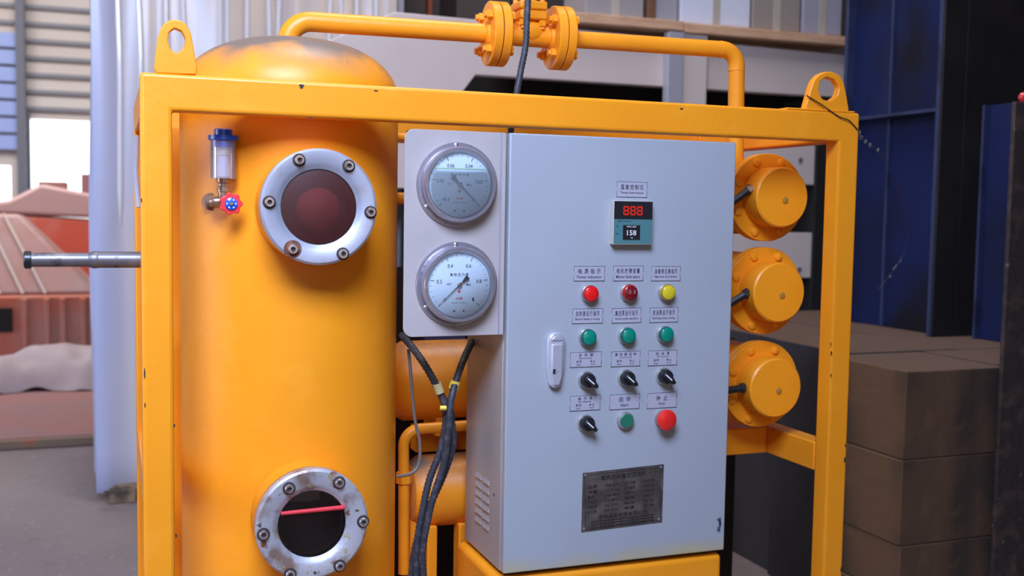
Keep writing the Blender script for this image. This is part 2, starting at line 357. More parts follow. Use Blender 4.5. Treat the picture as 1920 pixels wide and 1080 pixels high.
b.add([(A[0]-.6, 6.95, zb), (Cc[0], 6.95, zb), (Cc[0], 7.9, zb), (A[0]-.6, 7.9, zb), (A[0]-.5, 7.25, A[2]), (B[0], 7.25, B[2]+.01), (B[0], 7.6, B[2]), (A[0]-.5, 7.6, A[2])],
      [(0, 1, 5, 4), (1, 2, 6, 5), (2, 3, 7, 6), (3, 0, 4, 7), (4, 5, 6, 7), (0, 3, 2, 1)])
b.build('shell', pinkfilm, t, bevel=.03)
for k in range(6):
    s = k/5.5; p = Vector((A[0]-.3+s*(Cc[0]-A[0]), 6.935, zb+.01)); q = Vector((A[0]-.5+s*(B[0]-A[0]+.45), 7.235, A[2]-.004))
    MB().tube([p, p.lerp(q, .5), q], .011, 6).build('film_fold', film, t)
t = thing('red_covered_machine', (-.4, 8.8, 0), 'red machine with pinkish film over its top, behind the sloping hopper', 'machine')
C1 = at(20, 392, 8.4); C2 = at(178, 470, 8.4); C3 = at(178, 352, 8.4); C4 = at(78, 345, 8.4)
b = MB(); b.prism([(C1[0]-.5, .0), (C2[0]+.2, .0), (C3[0]+.2, C3[2]-.30), (C1[0]-.5, C1[2]-.02)], 8.3, 9.3); b.build('body', mat('red_covered_paint', (.62, .10, .05), .5, 0, [((.66, .25, .18), 1.6, .45, .62)]), t, bevel=.02)
b = MB(); b.prism([(C1[0]-.5, C1[2]-.02), (C3[0]+.2, C3[2]-.28), (C3[0]+.2, C3[2]-.10), (C4[0], C4[2]), (C4[0]-.25, C1[2]+.08)], 8.28, 9.32); b.build('cover', peach, t, bevel=.03)
p = at(72, 340, 8.5); q = at(126, 356, 8.5); MB().box((p[0], 8.45, q[2]-.1), (q[0], 8.8, p[2])).build('top_box', slabm, t, bevel=.01)
p = at(152, 326, 8.5); q = at(182, 358, 8.5); MB().box((p[0], 8.45, q[2]-.1), (q[0], 8.9, p[2])).build('top_box', slabm, t, bevel=.01)

# tall wrapped crate
t = thing('wrapped_crate', (.5, 3.5, 0), 'tall crate wrapped in pale plastic film behind the yellow vessel', 'crate')
X0 = at(176, 500, 3.0)[0]; X1 = at(742, 50, 3.0)[0]; ZB = at(210, 925, 3.0)[2]; Y0, Y1 = 3.0, 4.3
per = []
NP = 220; L1, L2 = X1-X0, Y1-Y0
for k in range(NP):
    s = k/NP*(2*L1+2*L2)
    if s < L1: per.append((X0+s, Y0, 0, -1))
    elif s < L1+L2: per.append((X1, Y0+s-L1, 1, 0))
    elif s < 2*L1+L2: per.append((X1-(s-L1-L2), Y1, 0, 1))
    else: per.append((X0, Y1-(s-2*L1-L2), -1, 0))
NZ = 40; b = MB(); V = []; F = []
for j in range(NZ+1):
    z = ZB+(3.4-ZB)*j/NZ
    for k, (x, y, nx, ny) in enumerate(per):
        s = k/NP
        d = .012*nz3(s*60, z*.5, 0)+.004*nz3(s*150, z*1.0, 4)+.03*nz3(s*14, z*.5, 9)
        if j == 0: d -= .03
        sl = .10*max(0, 1.0-(z-ZB)/1.3)*.25
        V.append((x+nx*d, y+ny*d, z+(.02*nz3(s*40, 0, 3) if j == 0 else 0)))
for j in range(NZ):
    for k in range(NP):
        k2 = (k+1) % NP; F.append((j*NP+k, j*NP+k2, (j+1)*NP+k2, (j+1)*NP+k))
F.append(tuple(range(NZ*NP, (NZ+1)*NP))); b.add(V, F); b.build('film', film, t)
for u_ in (262, 312, 345, 412, 425, 462, 505, 520, 616, 668, 640, 705, 222):  # pale tubes draw the glints on the film
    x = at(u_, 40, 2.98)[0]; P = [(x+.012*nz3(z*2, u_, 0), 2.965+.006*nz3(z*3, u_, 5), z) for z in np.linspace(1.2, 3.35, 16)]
    MB().tube(P, [.0005]+[.010+.003*nz3(i, u_, 1) for i in range(14)]+[.0005], 6).build('film_glint', mat('film_highlight', (.85, .83, .84), .2, 0, coat=.8) if 'film_highlight' not in bpy.data.materials else bpy.data.materials['film_highlight'], t)
woodd = mat('dark_skid_wood', (.30, .20, .12), .8, 0, [((.08, .06, .04), 10, .45, .6)])
for xs in (at(205, 950, 3.0)[0], at(205, 950, 3.0)[0]+.75):
    MB().box((xs, 2.98, 0), (xs+.11, 4.2, ZB+.02)).build('skid', woodd, t, bevel=.006)
MB().box((at(196, 930, 2.97)[0]+.04, 2.985, ZB+.01), (X1-.05, 4.25, ZB+.03)).build('deck', woodd, t, bevel=.004)

# ------------------------------------------------------------------ background centre: cream steel rack with a plank shelf and boxes
Yr = 2.6
zp0_ = at(1100, 47, Yr)[2]
t = thing('cream_rack', (2.1, Yr+.3, 0), 'cream painted steel rack with dark openings behind the yellow frame', 'rack')
def pz(u, v, Y=Yr): return at(u, v, Y)
xa = pz(560, 100)[0]; xe = pz(1588, 100)[0]
zt_ = pz(1395, 88)[2]; zb_ = pz(1395, 172)[2]
p1, p2 = pz(845, 183), pz(892, 148)
zlow = pz(900, 262)[2]
b = MB().prism([(xa+.1, zlow), (p1[0]-.10, zlow), (p2[0], zb_), (xe, zb_), (xe, zt_), (pz(740, 40)[0], zt_+.03), (xa+.1, pz(620, 82)[2])], Yr, Yr+.06)
b.build('upper_panel', cream, t, bevel=.004)
MB().box((xa+.1, Yr+.01, pz(750, 352)[2]), (pz(850, 350)[0], Yr+.05, zlow-.002)).build('lower_panel', cream, t)
for u0, u1, m_, yy in ((1243, 1272, greyp, -.05), (1276, 1320, cream, -.03)):
    MB().box((pz(u0, 120)[0], Yr+yy, 0), (pz(u1, 120)[0], Yr-.002, zp0_-.006)).build('post', m_, t, bevel=.004)
MB().box((pz(1322, 280)[0], Yr, pz(1450, 345)[2]), (xe-.02, Yr+.06, pz(1450, 262)[2])).build('lower_panel', cream, t, bevel=.004)
MB().box((pz(1322, 280)[0], Yr, pz(1450, 522)[2]), (pz(1524, 440)[0], Yr+.06, pz(1450, 436)[2])).build('lower_panel', cream, t, bevel=.004)
MB().box((pz(842, 240)[0], Yr-.01, pz(900, 262)[2]), (pz(945, 240)[0], Yr+.05, pz(900, 226)[2])).build('shelf_bracket', cream, t, bevel=.003)
MB().box((pz(790, 240)[0], Yr+.30, 0), (xe+.2, Yr+.34, pz(1100, 60)[2])).build('shade_sheet', blackvoid, t, smooth=False)  # black sheet stands in for the shade inside the rack openings
MB().box((xe-.16, Yr+.0, 0), (xe+.02, Yr+.29, zb_-.004)).build('shade_sheet_side', blackvoid, t, smooth=False)  # black side sheet, same stand-in for shade in the rack
MB().box((pz(1526, 300)[0], Yr-.02, 0), (pz(1545, 300)[0], Yr-.002, zb_)).build('post', blackvoid, t, bevel=.003)  # black post stands in for the dark gap beside the panels
for u_ in (1410, 1470, 1438):
    v_ = 505 if u_ == 1438 else 300
    pp = pz(u_ + (90 if u_ != 1438 else 60), v_); MB().cyl((pp[0], Yr-.006, pp[2]), (pp[0], Yr+.001, pp[2]), .012, 12).build('bolt', col_m, t)
zp1 = pz(1100, 28)[2]; zp0 = pz(1100, 47)[2]
tilt = pz(1570, 60)[2]-zp1
t = thing('plank_shelf', (2.4, Yr+.2, zp0), 'pale wooden planks laid end to end on top of the cream rack', 'shelf')
xj = pz(1275, 45)[0]
MB().box((pz(1080, 40)[0]-.3, Yr-.05, zp0), (xj-.004, Yr+.33, zp1)).build('plank', wood, t, bevel=.004)
MB().box((xj, Yr-.05, zp0-.005), (xe-.02, Yr+.33, zp1-.005)).build('plank', wood, t, bevel=.004)
def bx(name, u0, u1, m_, label, cat, h=.7, y=0, d=.25):
    x0, x1 = pz(u0, 20)[0], pz(u1, 20)[0]
    t = thing(name, ((x0+x1)/2, Yr+.1, zp1), label, cat)
    MB().box((x0, Yr+y, zp1+.002), (x1, Yr+y+d, zp1+h)).build('carton', m_, t, bevel=.008)
    MB().box(((x0+x1)/2-.02, Yr+y-.002, zp1+.004), ((x0+x1)/2+.02, Yr+y+.0005, zp1+h-.01)).build('tape', beige if m_ is not beige else cream, t)
bx('wrapped_box', 1098, 1208, mat('greyish_wrap', (.40, .38, .38), .5), 'grey wrapped box on the plank, left of the wooden stick', 'box')
bx('white_box', 1276, 1408, mat('bluish_white_board', (.80, .86, 1.0), .5), 'bright bluish white box standing on the plank shelf', 'box')
bx('beige_box', 1411, 1502, mat('beige_board', (.38, .33, .29), .6), 'beige box on the plank beside the bluish white box', 'box')
bx('grey_box', 1505, 1580, mat('pale_grey_board', (.42, .42, .50), .6), 'pale grey box at the right end of the plank shelf', 'box')
x0 = pz(1213, 20)[0]; MB()
tag(MB().box((x0, Yr-.02, zp1+.001), (x0+.035, Yr+.02, zp1+.6)).build('wooden_stick', mat('brown_wood', (.20, .10, .05), .7), bevel=.003), 'upright brown wooden stick standing on the plank shelf', 'stick')
x0, x1 = pz(1226, 20)[0], pz(1272, 20)[0]
tag(MB().box((x0, Yr, zp1+.002), (x1, Yr+.2, zp1+.7)).build('narrow_box', greyp, bevel=.008), 'narrow grey box between wooden stick and bluish white box', 'box')
# brown boards stand in for the shaded void behind the valve
t = thing('dark_void', (1.4, Yr+.7, 0), 'dark brown open cabinet behind the yellow pipe, right of the wrapped crate', 'cabinet')  # brown boards for the shaded void, not a cabinet
x0, x1 = at(757, 20, Yr+.5)[0], at(1115, 20, Yr+.5)[0]
brownd = mat('void_shade_brown', (.055, .040, .034), .7)
MB().box((x0, Yr+.9, 0), (x1, Yr+.94, 3.2)).build('back', brownd, t, smooth=False)
MB().box((x0-.03, Yr+.5, 0), (x0, Yr+.94, 3.2)).build('side', greyp, t, smooth=False)
MB().box((x1, Yr+.5, 0), (x1+.03, Yr+.94, 3.2)).build('side', greyp, t, smooth=False)
xx = at(803, 20, Yr+.85)[0]; MB().box((xx, Yr+.85, 0), (xx+.02, Yr+.899, 3.2)).build('red_strip', mat('red_strip', (.30, .06, .02), .6), t)
xx = at(845, 20, Yr+.7)[0]; MB().box((xx, Yr+.6, 0), (xx+.28, Yr+.89, 3.2)).build('inner_panel', mat('brown_panel', (.075, .055, .048), .7), t, bevel=.004)

# ------------------------------------------------------------------ right: concrete blocks and steel columns
BZ = .85
def block(x0, y0, z0, x1, y1, z1, m_, label, seed=0):
    r = random.Random(seed); b = MB(); n = 5
    q = MB().box((x0, y0, z0), (x1, y1, z1))
    return tag(q.build('concrete_block', m_, bevel=.004, seg=2), label, 'block', 'stacked concrete blocks')
FX0, FY0, FX1, FY1 = 2.076, .575, 2.44, .935
zs = [BZ-.004, at(1780, 857, FY0)[2], at(1780, 1015, FY0)[2], .18, .0]
nm = ['topmost brown concrete block at the front corner of the stack', 'second concrete block down at the front corner of the stack',
      'third concrete block down at the front corner, partly cut by the frame edge', 'bottom concrete block at the front corner']
for i in range(4):
    block(FX0+random.uniform(-.004, .004), FY0, zs[i+1]+.0015, FX1, FY1, zs[i], conc, nm[i])
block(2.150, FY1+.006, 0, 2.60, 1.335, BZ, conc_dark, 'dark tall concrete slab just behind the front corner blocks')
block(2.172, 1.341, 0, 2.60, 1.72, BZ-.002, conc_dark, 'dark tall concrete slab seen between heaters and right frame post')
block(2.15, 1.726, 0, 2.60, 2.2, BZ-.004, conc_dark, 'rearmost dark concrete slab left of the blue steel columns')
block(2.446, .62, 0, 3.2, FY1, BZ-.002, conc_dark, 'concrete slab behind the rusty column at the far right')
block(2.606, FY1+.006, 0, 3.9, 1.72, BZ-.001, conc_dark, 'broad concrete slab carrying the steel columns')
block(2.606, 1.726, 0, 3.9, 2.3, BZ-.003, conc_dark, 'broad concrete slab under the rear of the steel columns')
# low dark panel under the heaters, seen beside the cabinet foot
CY = 1.26
def X(u, v, Y): return at(u, v, Y)[0]
WX = 2.84                                  # plane of the blue web, facing the machine
t = thing('blue_beam_column', (WX, 1.6, BZ), 'dark blue steel column with horizontal stiffener behind right lifting lug', 'column')
yf_ = at_x(1592, 400, WX)[1]; ym = at_x(1668, 300, WX)[1]
MB().box((WX, CY+.02, BZ), (WX+.014, yf_, 3.6)).build('web', blue_steel, t, smooth=False)
MB().box((WX-.075, CY, BZ), (WX+.03, CY+.018, 3.6)).build('flange', blue_steel2, t, bevel=.002)
MB().box((WX-.040, yf_, BZ), (WX+.03, yf_+.018, 3.6)).build('flange', blue_steel2, t, bevel=.002)
MB().box((WX-.012, ym-.006, BZ), (WX, ym+.006, 3.6)).build('weld_rib', blue_steel2, t)
zst = at_x(1735, 208, WX-.05)[2]; MB().box((WX-.070, CY+.02, zst-.008), (WX-.001, yf_-.001, zst+.004)).build('stiffener', blue_steel2, t)
t = thing('black_steel_plate', (3.1, CY, BZ), 'sooty black steel plate standing right of the blue column', 'plate')  # plain near-black steel
MB().box((WX+.031, CY-.012, BZ), (4.2, CY+.018, 3.6)).build('plate', black_steel, t, bevel=.002)
MB().box((WX-.074, CY-.012, BZ), (WX+.030, CY-.001, 3.6)).build('edge_plate', black_steel, t, bevel=.002)
t = thing('blue_steel_section', (2.9, 1.0, BZ), 'blue steel section standing in front of the sooty plate at far right', 'column')  # the plate behind is plain near-black steel
SX = 2.90; ya_ = at_x(1846, 400, SX)[1]; zt2 = at_x(1850, 198, SX)[2]
MB().box((SX, .66, BZ), (SX+.014, ya_, zt2)).build('face_plate', blue_steel, t, bevel=.002)
MB().box((SX-.02, ya_+.001, BZ), (SX+.02, ya_+.012, zt2)).build('edge_flange', blue_steel2, t)
t = thing('rusty_column', (2.62, .6, 0), 'rough rusty steel column at the far right edge', 'column')
yr = .53
MB().box((X(1889, 500, yr), yr, 0), (X(1889, 500, yr)+.30, yr+.014, at(1900, 190, yr)[2])).build('flange', rust_steel, t, bevel=.003)
MB().box((X(1889, 500, yr)+.14, yr+.014, 0), (X(1889, 500, yr)+.155, yr+.07, at(1900, 190, yr)[2])).build('web', rust_steel, t)
p = at(1920, 170, .55); tag(MB().lathe([(.001, -.012), (.012, -.009), (.016, 0), (.012, .009), (.001, .012)], (p[0], .55, at(1900, 190, .53)[2]+.016), (0, 1, 0), 16).build('red_endcap', redplast), 'small red cap on top of the rusty column at right edge', 'endcap')  # red cap of the rusty column, a separate object
# blue rolled plate standing by the cabinet foot
tag(MB().lathe([(.17, 0), (.17, .9), (.16, .9), (.16, 0.01)], (1.62, 1.05, 0), (0, 0, 1), 40).build('dark_drum', blackvoid), 'dark drum standing behind the lower right of the cabinet', 'drum')

# ------------------------------------------------------------------ MACHINE FRAME
W_, TW, TV, TD, DEP = 1.4268, .050, .060, .048, .62
t = fr = thing('skid_frame', (W_/2, DEP/2, 0), 'yellow square-tube frame of the machine with two lifting lugs', 'frame')
def bar(a, b, name, bv=.005): return MB().box(a, b).build(name, yellow, fr, bevel=bv, seg=3)
MB().prism([(0, 0), (TW, 0), (TW, G-TV), (W_-TW, G-TV), (W_-TW, 0), (W_, 0), (W_, G), (0, G)], 0, TD).build('front_portal', yellow, fr, bevel=.006, seg=3)
bar((.003, DEP-TD, 0), (TW, DEP, G-.002), 'rear_post'); bar((W_-TW, DEP-TD, 0), (W_, DEP, G-.002), 'rear_post')
bar((.003, TD, G-TV), (TW, DEP-TD, G-.002), 'side_rail'); bar((W_-TW, TD, G-TV), (W_, DEP-TD, G-.002), 'side_rail')
bar((TW, DEP-TD, G-TV), (W_-TW, DEP, G-.002), 'rear_rail')
zl1, zl0 = G-.705, G-.767
bar((W_-TW, TD, zl0), (W_-.004, DEP-TD, zl1), 'lower_side_rail', .003)
yc = .226
bar((1.10, yc, zl0), (W_-TW, yc+.05, zl1-.001), 'cross_member', .003)
bar((0.004, TD, zl0), (.03, DEP-TD, zl1), 'lower_side_rail', .003)
bar((TW, .002, 0), (W_-TW, TD, .08), 'bottom_rail'); bar((TW, DEP-TD, 0), (W_-TW, DEP, .08), 'bottom_rail')
bar((0.002, TD, 0), (TW, DEP-TD, .08), 'bottom_rail'); bar((W_-TW, TD, 0), (W_-.002, DEP-TD, .08), 'bottom_rail')
# weld pad under right lug
pa = at(1472, 210, 0.01)[0]; bar((pa, .002, G-.0005), (W_-.012, TD-.004, G+.0035), 'weld_pad', .0015)
def lug(pix, hole, hr, hz, yy, thick):
    """outline pixels (photo) at the plane y = yy, hole centre and radii"""
    out = [(at(u, v, yy)[0], at(u, v, yy)[2]) for u, v in pix]
    n = 48; hc = at(hole[0], hole[1], yy); s_ = (at(hole[0]+10, hole[1], yy)[0]-hc[0])/10
    # resample outline by angle around the hole centre
    O = []
    import itertools
    P = [np.array(q) for q in out]+[np.array(out[0])]
    for k in range(n):
        a = 2*PI*k/n; d = np.array([math.cos(a), math.sin(a)]); best = None
        for i in range(len(P)-1):
            e = P[i+1]-P[i]; M = np.array([[d[0], -e[0]], [d[1], -e[1]]])
            if abs(np.linalg.det(M)) < 1e-12: continue
            s, q = np.linalg.solve(M, P[i]-np.array([hc[0], hc[2]]))
            if s > 0 and -1e-6 <= q <= 1+1e-6 and (best is None or s > best): best = s
        O.append((hc[0]+best*d[0], hc[2]+best*d[1]))
    rr = [1+.03*math.sin(3*2*PI*k/n+1) + .025*math.sin(8*2*PI*k/n) for k in range(n)]
    H = [(hc[0]+hr*s_*rr[k]*math.cos(2*PI*k/n), hc[2]+hz*s_*rr[k]*math.sin(2*PI*k/n)) for k in range(n)]
    return MB().plate_hole(O, H, yy, yy+thick)
L1 = [(288, 137), (291, 110), (296, 70), (303, 50), (313, 40), (326, 36), (340, 39), (351, 48), (358, 63), (364, 95), (372, 140), (330, 139)]
lug(L1, (331, 76), 16, 23, .006, .018).build('lifting_lug', yellow, fr, bevel=.002)
L2 = [(1508, 211), (1514, 190), (1521, 165), (1527, 150), (1536, 140), (1548, 134.5), (1560, 134.5), (1573, 140), (1582, 152), (1587, 175), (1593, 212), (1550, 213)]
lug(L2, (1554, 167), 19, 18, .006, .018).build('lifting_lug', yellow, fr, bevel=.002)
chipm = mat('bare_metal_chip', (.03, .02, .015), .7)
b = MB()
for u_, v_, w2, h2, yy in [(565, 160, 5, 2, -.0006), (565, 164, 3, 2, -.0006), (705, 170, 4, 1.2, -.0006), (580, 221, 5, 1, -.0006), (265, 375, 1, 3, -.0006), (271, 700, 1.2, 9, -.0006), (272, 760, 1.2, 4, -.0006),
                       (327, 798, 1.5, 3, -.0006), (330, 1005, 1.5, 4, -.0006), (1558, 645, 1.5, 4, -.0006), (1559, 662, 2, 5, -.0006), (1558, 704, 1.5, 4, -.0006), (1585, 835, 1.6, 4, -.0006), (1584, 862, 2.2, 6, -.0006),
                       (1278, 204, 4, 1.5, -.0006), (1577, 1068, 1.5, 6, -.0006)]:
    c = at(u_, v_, yy); s_ = .00105
    n = 7; b.add([(c[0]+w2*s_*(.8+.4*random.random())*math.cos(2*PI*k/n), yy, c[2]+h2*s_*(.8+.4*random.random())*math.sin(2*PI*k/n)) for k in range(n)], [tuple(range(n))])
o = b.build('paint_chips', chipm, fr, smooth=False); o['kind'] = 'stuff'
p = at_x(253, 235, .0); 
MB().tube([(-.004, .05, G-.10), (-.006, .06, G-.16), (-.002, .05, G-.22)], .004, 8).build('weld_bead', steel, fr)

# ------------------------------------------------------------------ VESSEL
VX, VY, VR = .287, .272, .2090
MB().box((TW-.002, .40, .08), (.100, .405, G-TV)).build('side_strip', yellow, fr)
t = ves = thing('pressure_vessel', (VX, VY, 0), 'large yellow vertical pressure vessel with domed top and two sight glasses', 'vessel')
MB().lathe([(VR, .25), (VR, G-.02)], (VX, VY, 0), n=96).build('shell', yellow, ves)
z0 = G-.02
prof = [(VR, 0), (VR+.0015, .001), (VR+.0015, .012), (VR, .014)]+[(VR*math.cos(a)**.82 if a < 1.5 else 0.0001, .02+.112*math.sin(a)) for a in np.linspace(0.02, PI/2, 22)]
b = MB().lathe(prof, (VX, VY, z0-.001), n=96); b.build('dome', yellow_dusty, ves)
MB().lathe([(.0001, .02), (VR*.6, .05), (VR, .13), (VR, .25)], (VX, VY, 0.12), n=64).build('bottom_head', yellow, ves)
for k in range(3):
    a = k*2*PI/3+.4; c_ = (VX+.15*math.cos(a), VY+.15*math.sin(a)); MB().box((c_[0]-.02, c_[1]-.02, 0.0), (c_[0]+.02, c_[1]+.02, .34)).build('leg', yellow, ves)
def sight(cx, cz, R, ri, bolts, dirty, ringm, tilt0):
    yf = -.004
    fl = MB().ring([(ri, 0), (ri+.006, .004), (ri+.012, .0075), (R-.004, .0075), (R, .004), (R, -.014), (ri, -.014)], (cx, yf, cz), (0, -1, 0), 72).build('sight_flange', ringm, ves)
    fl['label'] = 'round sight glass flange with reddish haze behind dirty glass' if dirty else 'round pitted sight glass flange with a red level line'
    MB().ring([(ri+.004, .0), (R*.99, 0), (R*.99, .006), (ri+.004, .006)], (cx, yf+.0145, cz), (0, 1, 0), 60).build('gasket', gasket, fl)
    MB().ring([(ri-.004, 0), (R*.985, 0), (R*.985, .055), (ri-.004, .055)], (cx, yf+.021, cz), (0, 1, 0), 60).build('nozzle_flange', yellow, fl)
    MB().ring([(ri-.001, .004), (ri+.0015, .004), (ri+.0015, .022), (ri-.001, .022)], (cx, yf-.004, cz), (0, 1, 0), 60).build('seal_ring', gasket, fl)
    MB().lathe([(ri-.002, .052), (ri-.002, .0), (ri-.006, 0.0005), (ri-.006, .05), (.0001, .05)], (cx, yf+.012, cz), (0, 1, 0), 48).build('chamber', deep if dirty else blackc, fl)
    # slightly domed pane
    MB().lathe([(ri+.001, 0), (ri*.8, .0022), (ri*.5, .0042), (ri*.2, .0052), (.0001, .0054)], (cx, yf+.002, cz), (0, -1, 0), 48).build('glass', dirtyg if dirty else darkg, fl)
    if dirty:
        MB().lathe([(.0001, .03)]+[(.040*math.sin(a), .03*math.cos(a)) for a in np.linspace(.2, PI-.2, 12)]+[(.0001, -.03)], (cx+.006, yf+.036, cz-.006), (0, -1, 0), 32).build('red_float', redball, fl)
    else:
        a0, a1 = at(527, 963, yf-.002), at(646, 951, yf-.002)
        MB().tube([a0, (Vector(a0)+Vector(a1))/2, a1], [.0034, .0038, .0042], 8).build('red_level_line', redline, fl)
    for k, (u_, v_) in enumerate(bolts):
        c = at(u_, v_, yf-.009); r_ = .0088
        bo = MB().lathe([(r_*1.28, 0), (r_*1.28, .0012), (r_*1.0, .0016)], (c[0], yf-.0078, c[2]), (0, -1, 0), 24).build('bolt', rust_bolt if (dirty and k == 4) else socket_dark, fl)
        if dirty and k == 4:
            MB().lathe([(r_*1.75, 0), (r_*1.7, .0008)], (c[0], yf-.0076, c[2]), (0, -1, 0), 24).build('washer', rust_bolt, fl)
        MB().ring([(r_*.42, 0), (r_*.88, 0), (r_*.92, .005), (r_*.8, .0065), (r_*.46, .0065)], (c[0], yf-.009, c[2]), (0, -1, 0), 24).build('bolt_head', bolt_m, fl)
        MB().lathe([(r_*.44, .0), (r_*.44, .003)], (c[0], yf-.009, c[2]), (0, -1, 0), 6).build('hex_socket', socket_dark, fl)
    return fl
s1 = at(598, 388, -.004); sc1 = (at(698, 388, -.004)[0]-s1[0])/100
s2 = at(585, 982, -.004)
sight(s1[0], s1[2], 107*sc1, 70*sc1, [(561, 300), (654, 311), (695, 398), (643, 476), (549, 467), (505, 379)], True, steel, 0)
sight(s2[0], s2[2], 105*sc1, 64*sc1, [(542, 916), (636, 905), (681, 978), (637, 1061), (544, 1077), (494, 1002)], False, steel_rust, 0)
# little side nipples towards the cabinet
for v_ in (257, 372):
    p = at(752, v_, .27); MB().cyl((VX+VR-.01, .27, p[2]), (p[0]+.07, .27, p[2]), .012 if v_ > 300 else .008, 16).build('nipple', yellow, ves)
    MB().cyl((p[0]+.012, .27, p[2]-.0), (p[0]+.03, .27, p[2]), .02 if v_ > 300 else .014, 6).build('nipple_nut', gasket if v_ < 300 else yellow, ves)

# oil breather cup + hand valve on the vessel
def ves_y(x): return VY-math.sqrt(max(VR**2-(x-VX)**2, 0))
pw = at(432, 382, -.02); bx_ = at(400, 378, .09)[0]; by_ = ves_y(bx_)
hz = at(415, 378, .03)[2]
t = thing('oil_cup_valve', (bx_, by_-.03, hz), 'clear oil cup with blue cap above small red star handwheel on vessel', 'valve')
yv = by_-.052; cxv = at(419, 360, yv)[0]
MB().cyl((bx_, by_+.012, hz), (bx_, by_-.035, hz), .010, 16).build('stub', brass, t)
MB().lathe([(.016, 0), (.016, .004)], (bx_, by_-.001, hz), (0, -1, 0), 20).build('rusty_boss', mat('boss_stain', (.32, .17, .10), .7), t)
MB().tube(bend([(bx_, by_-.01, hz), (bx_, yv, hz), (cxv, yv, hz), (cxv, yv, hz+.035)], .006, 5), .009, 14).build('elbow', brass, t)
zc_ = hz+.018
MB().lathe([(.011, 0), (.011, .008), (.008, .010), (.008, .014), (.012, .016), (.012, .026), (.009, .028), (.009, .034)], (cxv, yv, zc_), n=6 if False else 16).build('fitting', brass, t)
zc0 = at(419, 334, yv)[2]; zc1 = at(419, 264, yv)[2]; rc = (at(444, 300, yv)[0]-at(396, 300, yv)[0])/2
MB().ring([(rc-.0016, 0), (rc, 0), (rc, zc1-zc0), (rc-.0016, zc1-zc0)], (cxv, yv, zc0), (0, 0, 1), 32).build('clear_cup', plasticg, t)
MB().lathe([(rc, 0), (rc, .002)], (cxv, yv, zc0-.001), n=32).build('cup_floor', plasticg, t)
MB().lathe([(rc*.5, 0), (rc*.5, (zc1-zc0)*.55), (rc*.42, (zc1-zc0)*.58)], (cxv, yv, zc0+.002), n=24).build('inner_tube', mat('milky_tube', (.72, .68, .76), .35), t)
MB().lathe([(rc*.62, 0), (rc*.62, (zc1-zc0)*.32)], (cxv, yv, zc0+(zc1-zc0)*.61), n=24).build('oil', mat('pale_oil', (.85, .66, .48), .35), t)
MB().lathe([(rc*.95, -.012), (rc*.95, 0), (rc*1.2, .001), (rc*1.2, .009), (rc*.72, .010), (rc*.72, .019), (rc*.6, .021)], (cxv, yv, zc1), n=28).build('blue_cap', bluem, t)['label'] = 'bright blue screw cap'
yw = yv-.03; c = at(433, 382, yw); R_ = .0185
poly = []
for k in range(64):
    a = 2*PI*k/64; poly.append((c[0]+R_*(1+.10*math.cos(7*a))*math.cos(a), c[2]+R_*(1+.10*math.cos(7*a))*math.sin(a)))
MB().prism(poly, yw-.004, yw+.006).build('handwheel', redplast, t, bevel=.0015)['label'] = 'red star shaped handwheel'
MB().lathe([(R_*.58, 0), (R_*.58, .003), (R_*.5, .004)], (c[0], yw-.004, c[2]), (0, -1, 0), 24).build('blue_centre', bluem, t)
MB().lathe([(R_*.2, 0), (R_*.18, .004)], (c[0], yw-.007, c[2]), (0, -1, 0), 6).build('centre_screw', brass, t)
MB().cyl((c[0], yw+.005, c[2]), (cxv, yv, hz), .005, 12).build('stem', brass, t)
for k in range(6):
    a = 2*PI*k/6; MB().lathe([(.0016, 0), (.0014, .0006)], (c[0]+R_*.4*math.cos(a), yw-.0079, c[2]+R_*.4*math.sin(a)), (0, -1, 0), 8).build('pip', white, t)

# ------------------------------------------------------------------ OVERHEAD PIPE
Pz = at(1350, 92, .2)[2]; EX = at(1380, 140, .2)[0]; pr = .0185
P0 = (VX-.008, .272, G+.045); P1 = (VX-.008, .272, at(580, 41, .272)[2]); P2 = (EX, .2, Pz)
t = ovp = thing('overhead_pipe', (.7, .24, G+.1), 'yellow overhead pipe with flanged valve linking vessel dome and heaters', 'pipe')
dirp = (Vector(P2)-Vector(P1)).normalized()
def onpipe(u_):
    X_ = at(u_, 60, .24)[0]; k = (X_-P1[0])/(P2[0]-P1[0]); return Vector(P1).lerp(Vector(P2), k)
va, vb = onpipe(914), onpipe(1030)
MB().tube(bend([P0, P1, va], .048, 12), .0195, 24).build('pipe', yellow, ovp)
MB().tube(bend([vb+dirp*.03, P2, (EX+.006, .2, G-.13)], .036, 10), .0178, 24).build('pipe', yellow, ovp)
pj = Vector(P2)-dirp*.04
MB().cyl(pj, pj+dirp*.003, .0186, 24).build('weld_seam', yellow, ovp); MB().cyl((EX, .2, Pz-.042), (EX, .2, Pz-.045), .0186, 24).build('weld_seam', yellow, ovp)
MB().lathe([(.026, 0), (.021, .006)], (P0[0], P0[1], G+.102), n=24).build('weld_collar', yellow, ovp)
MB().lathe([(.021, 0), (.021, .03), (.024, .031), (.024, .05)], (EX+.004, .2, G-.150), n=24).build('coupling', yellow, ovp)
FR = .0655
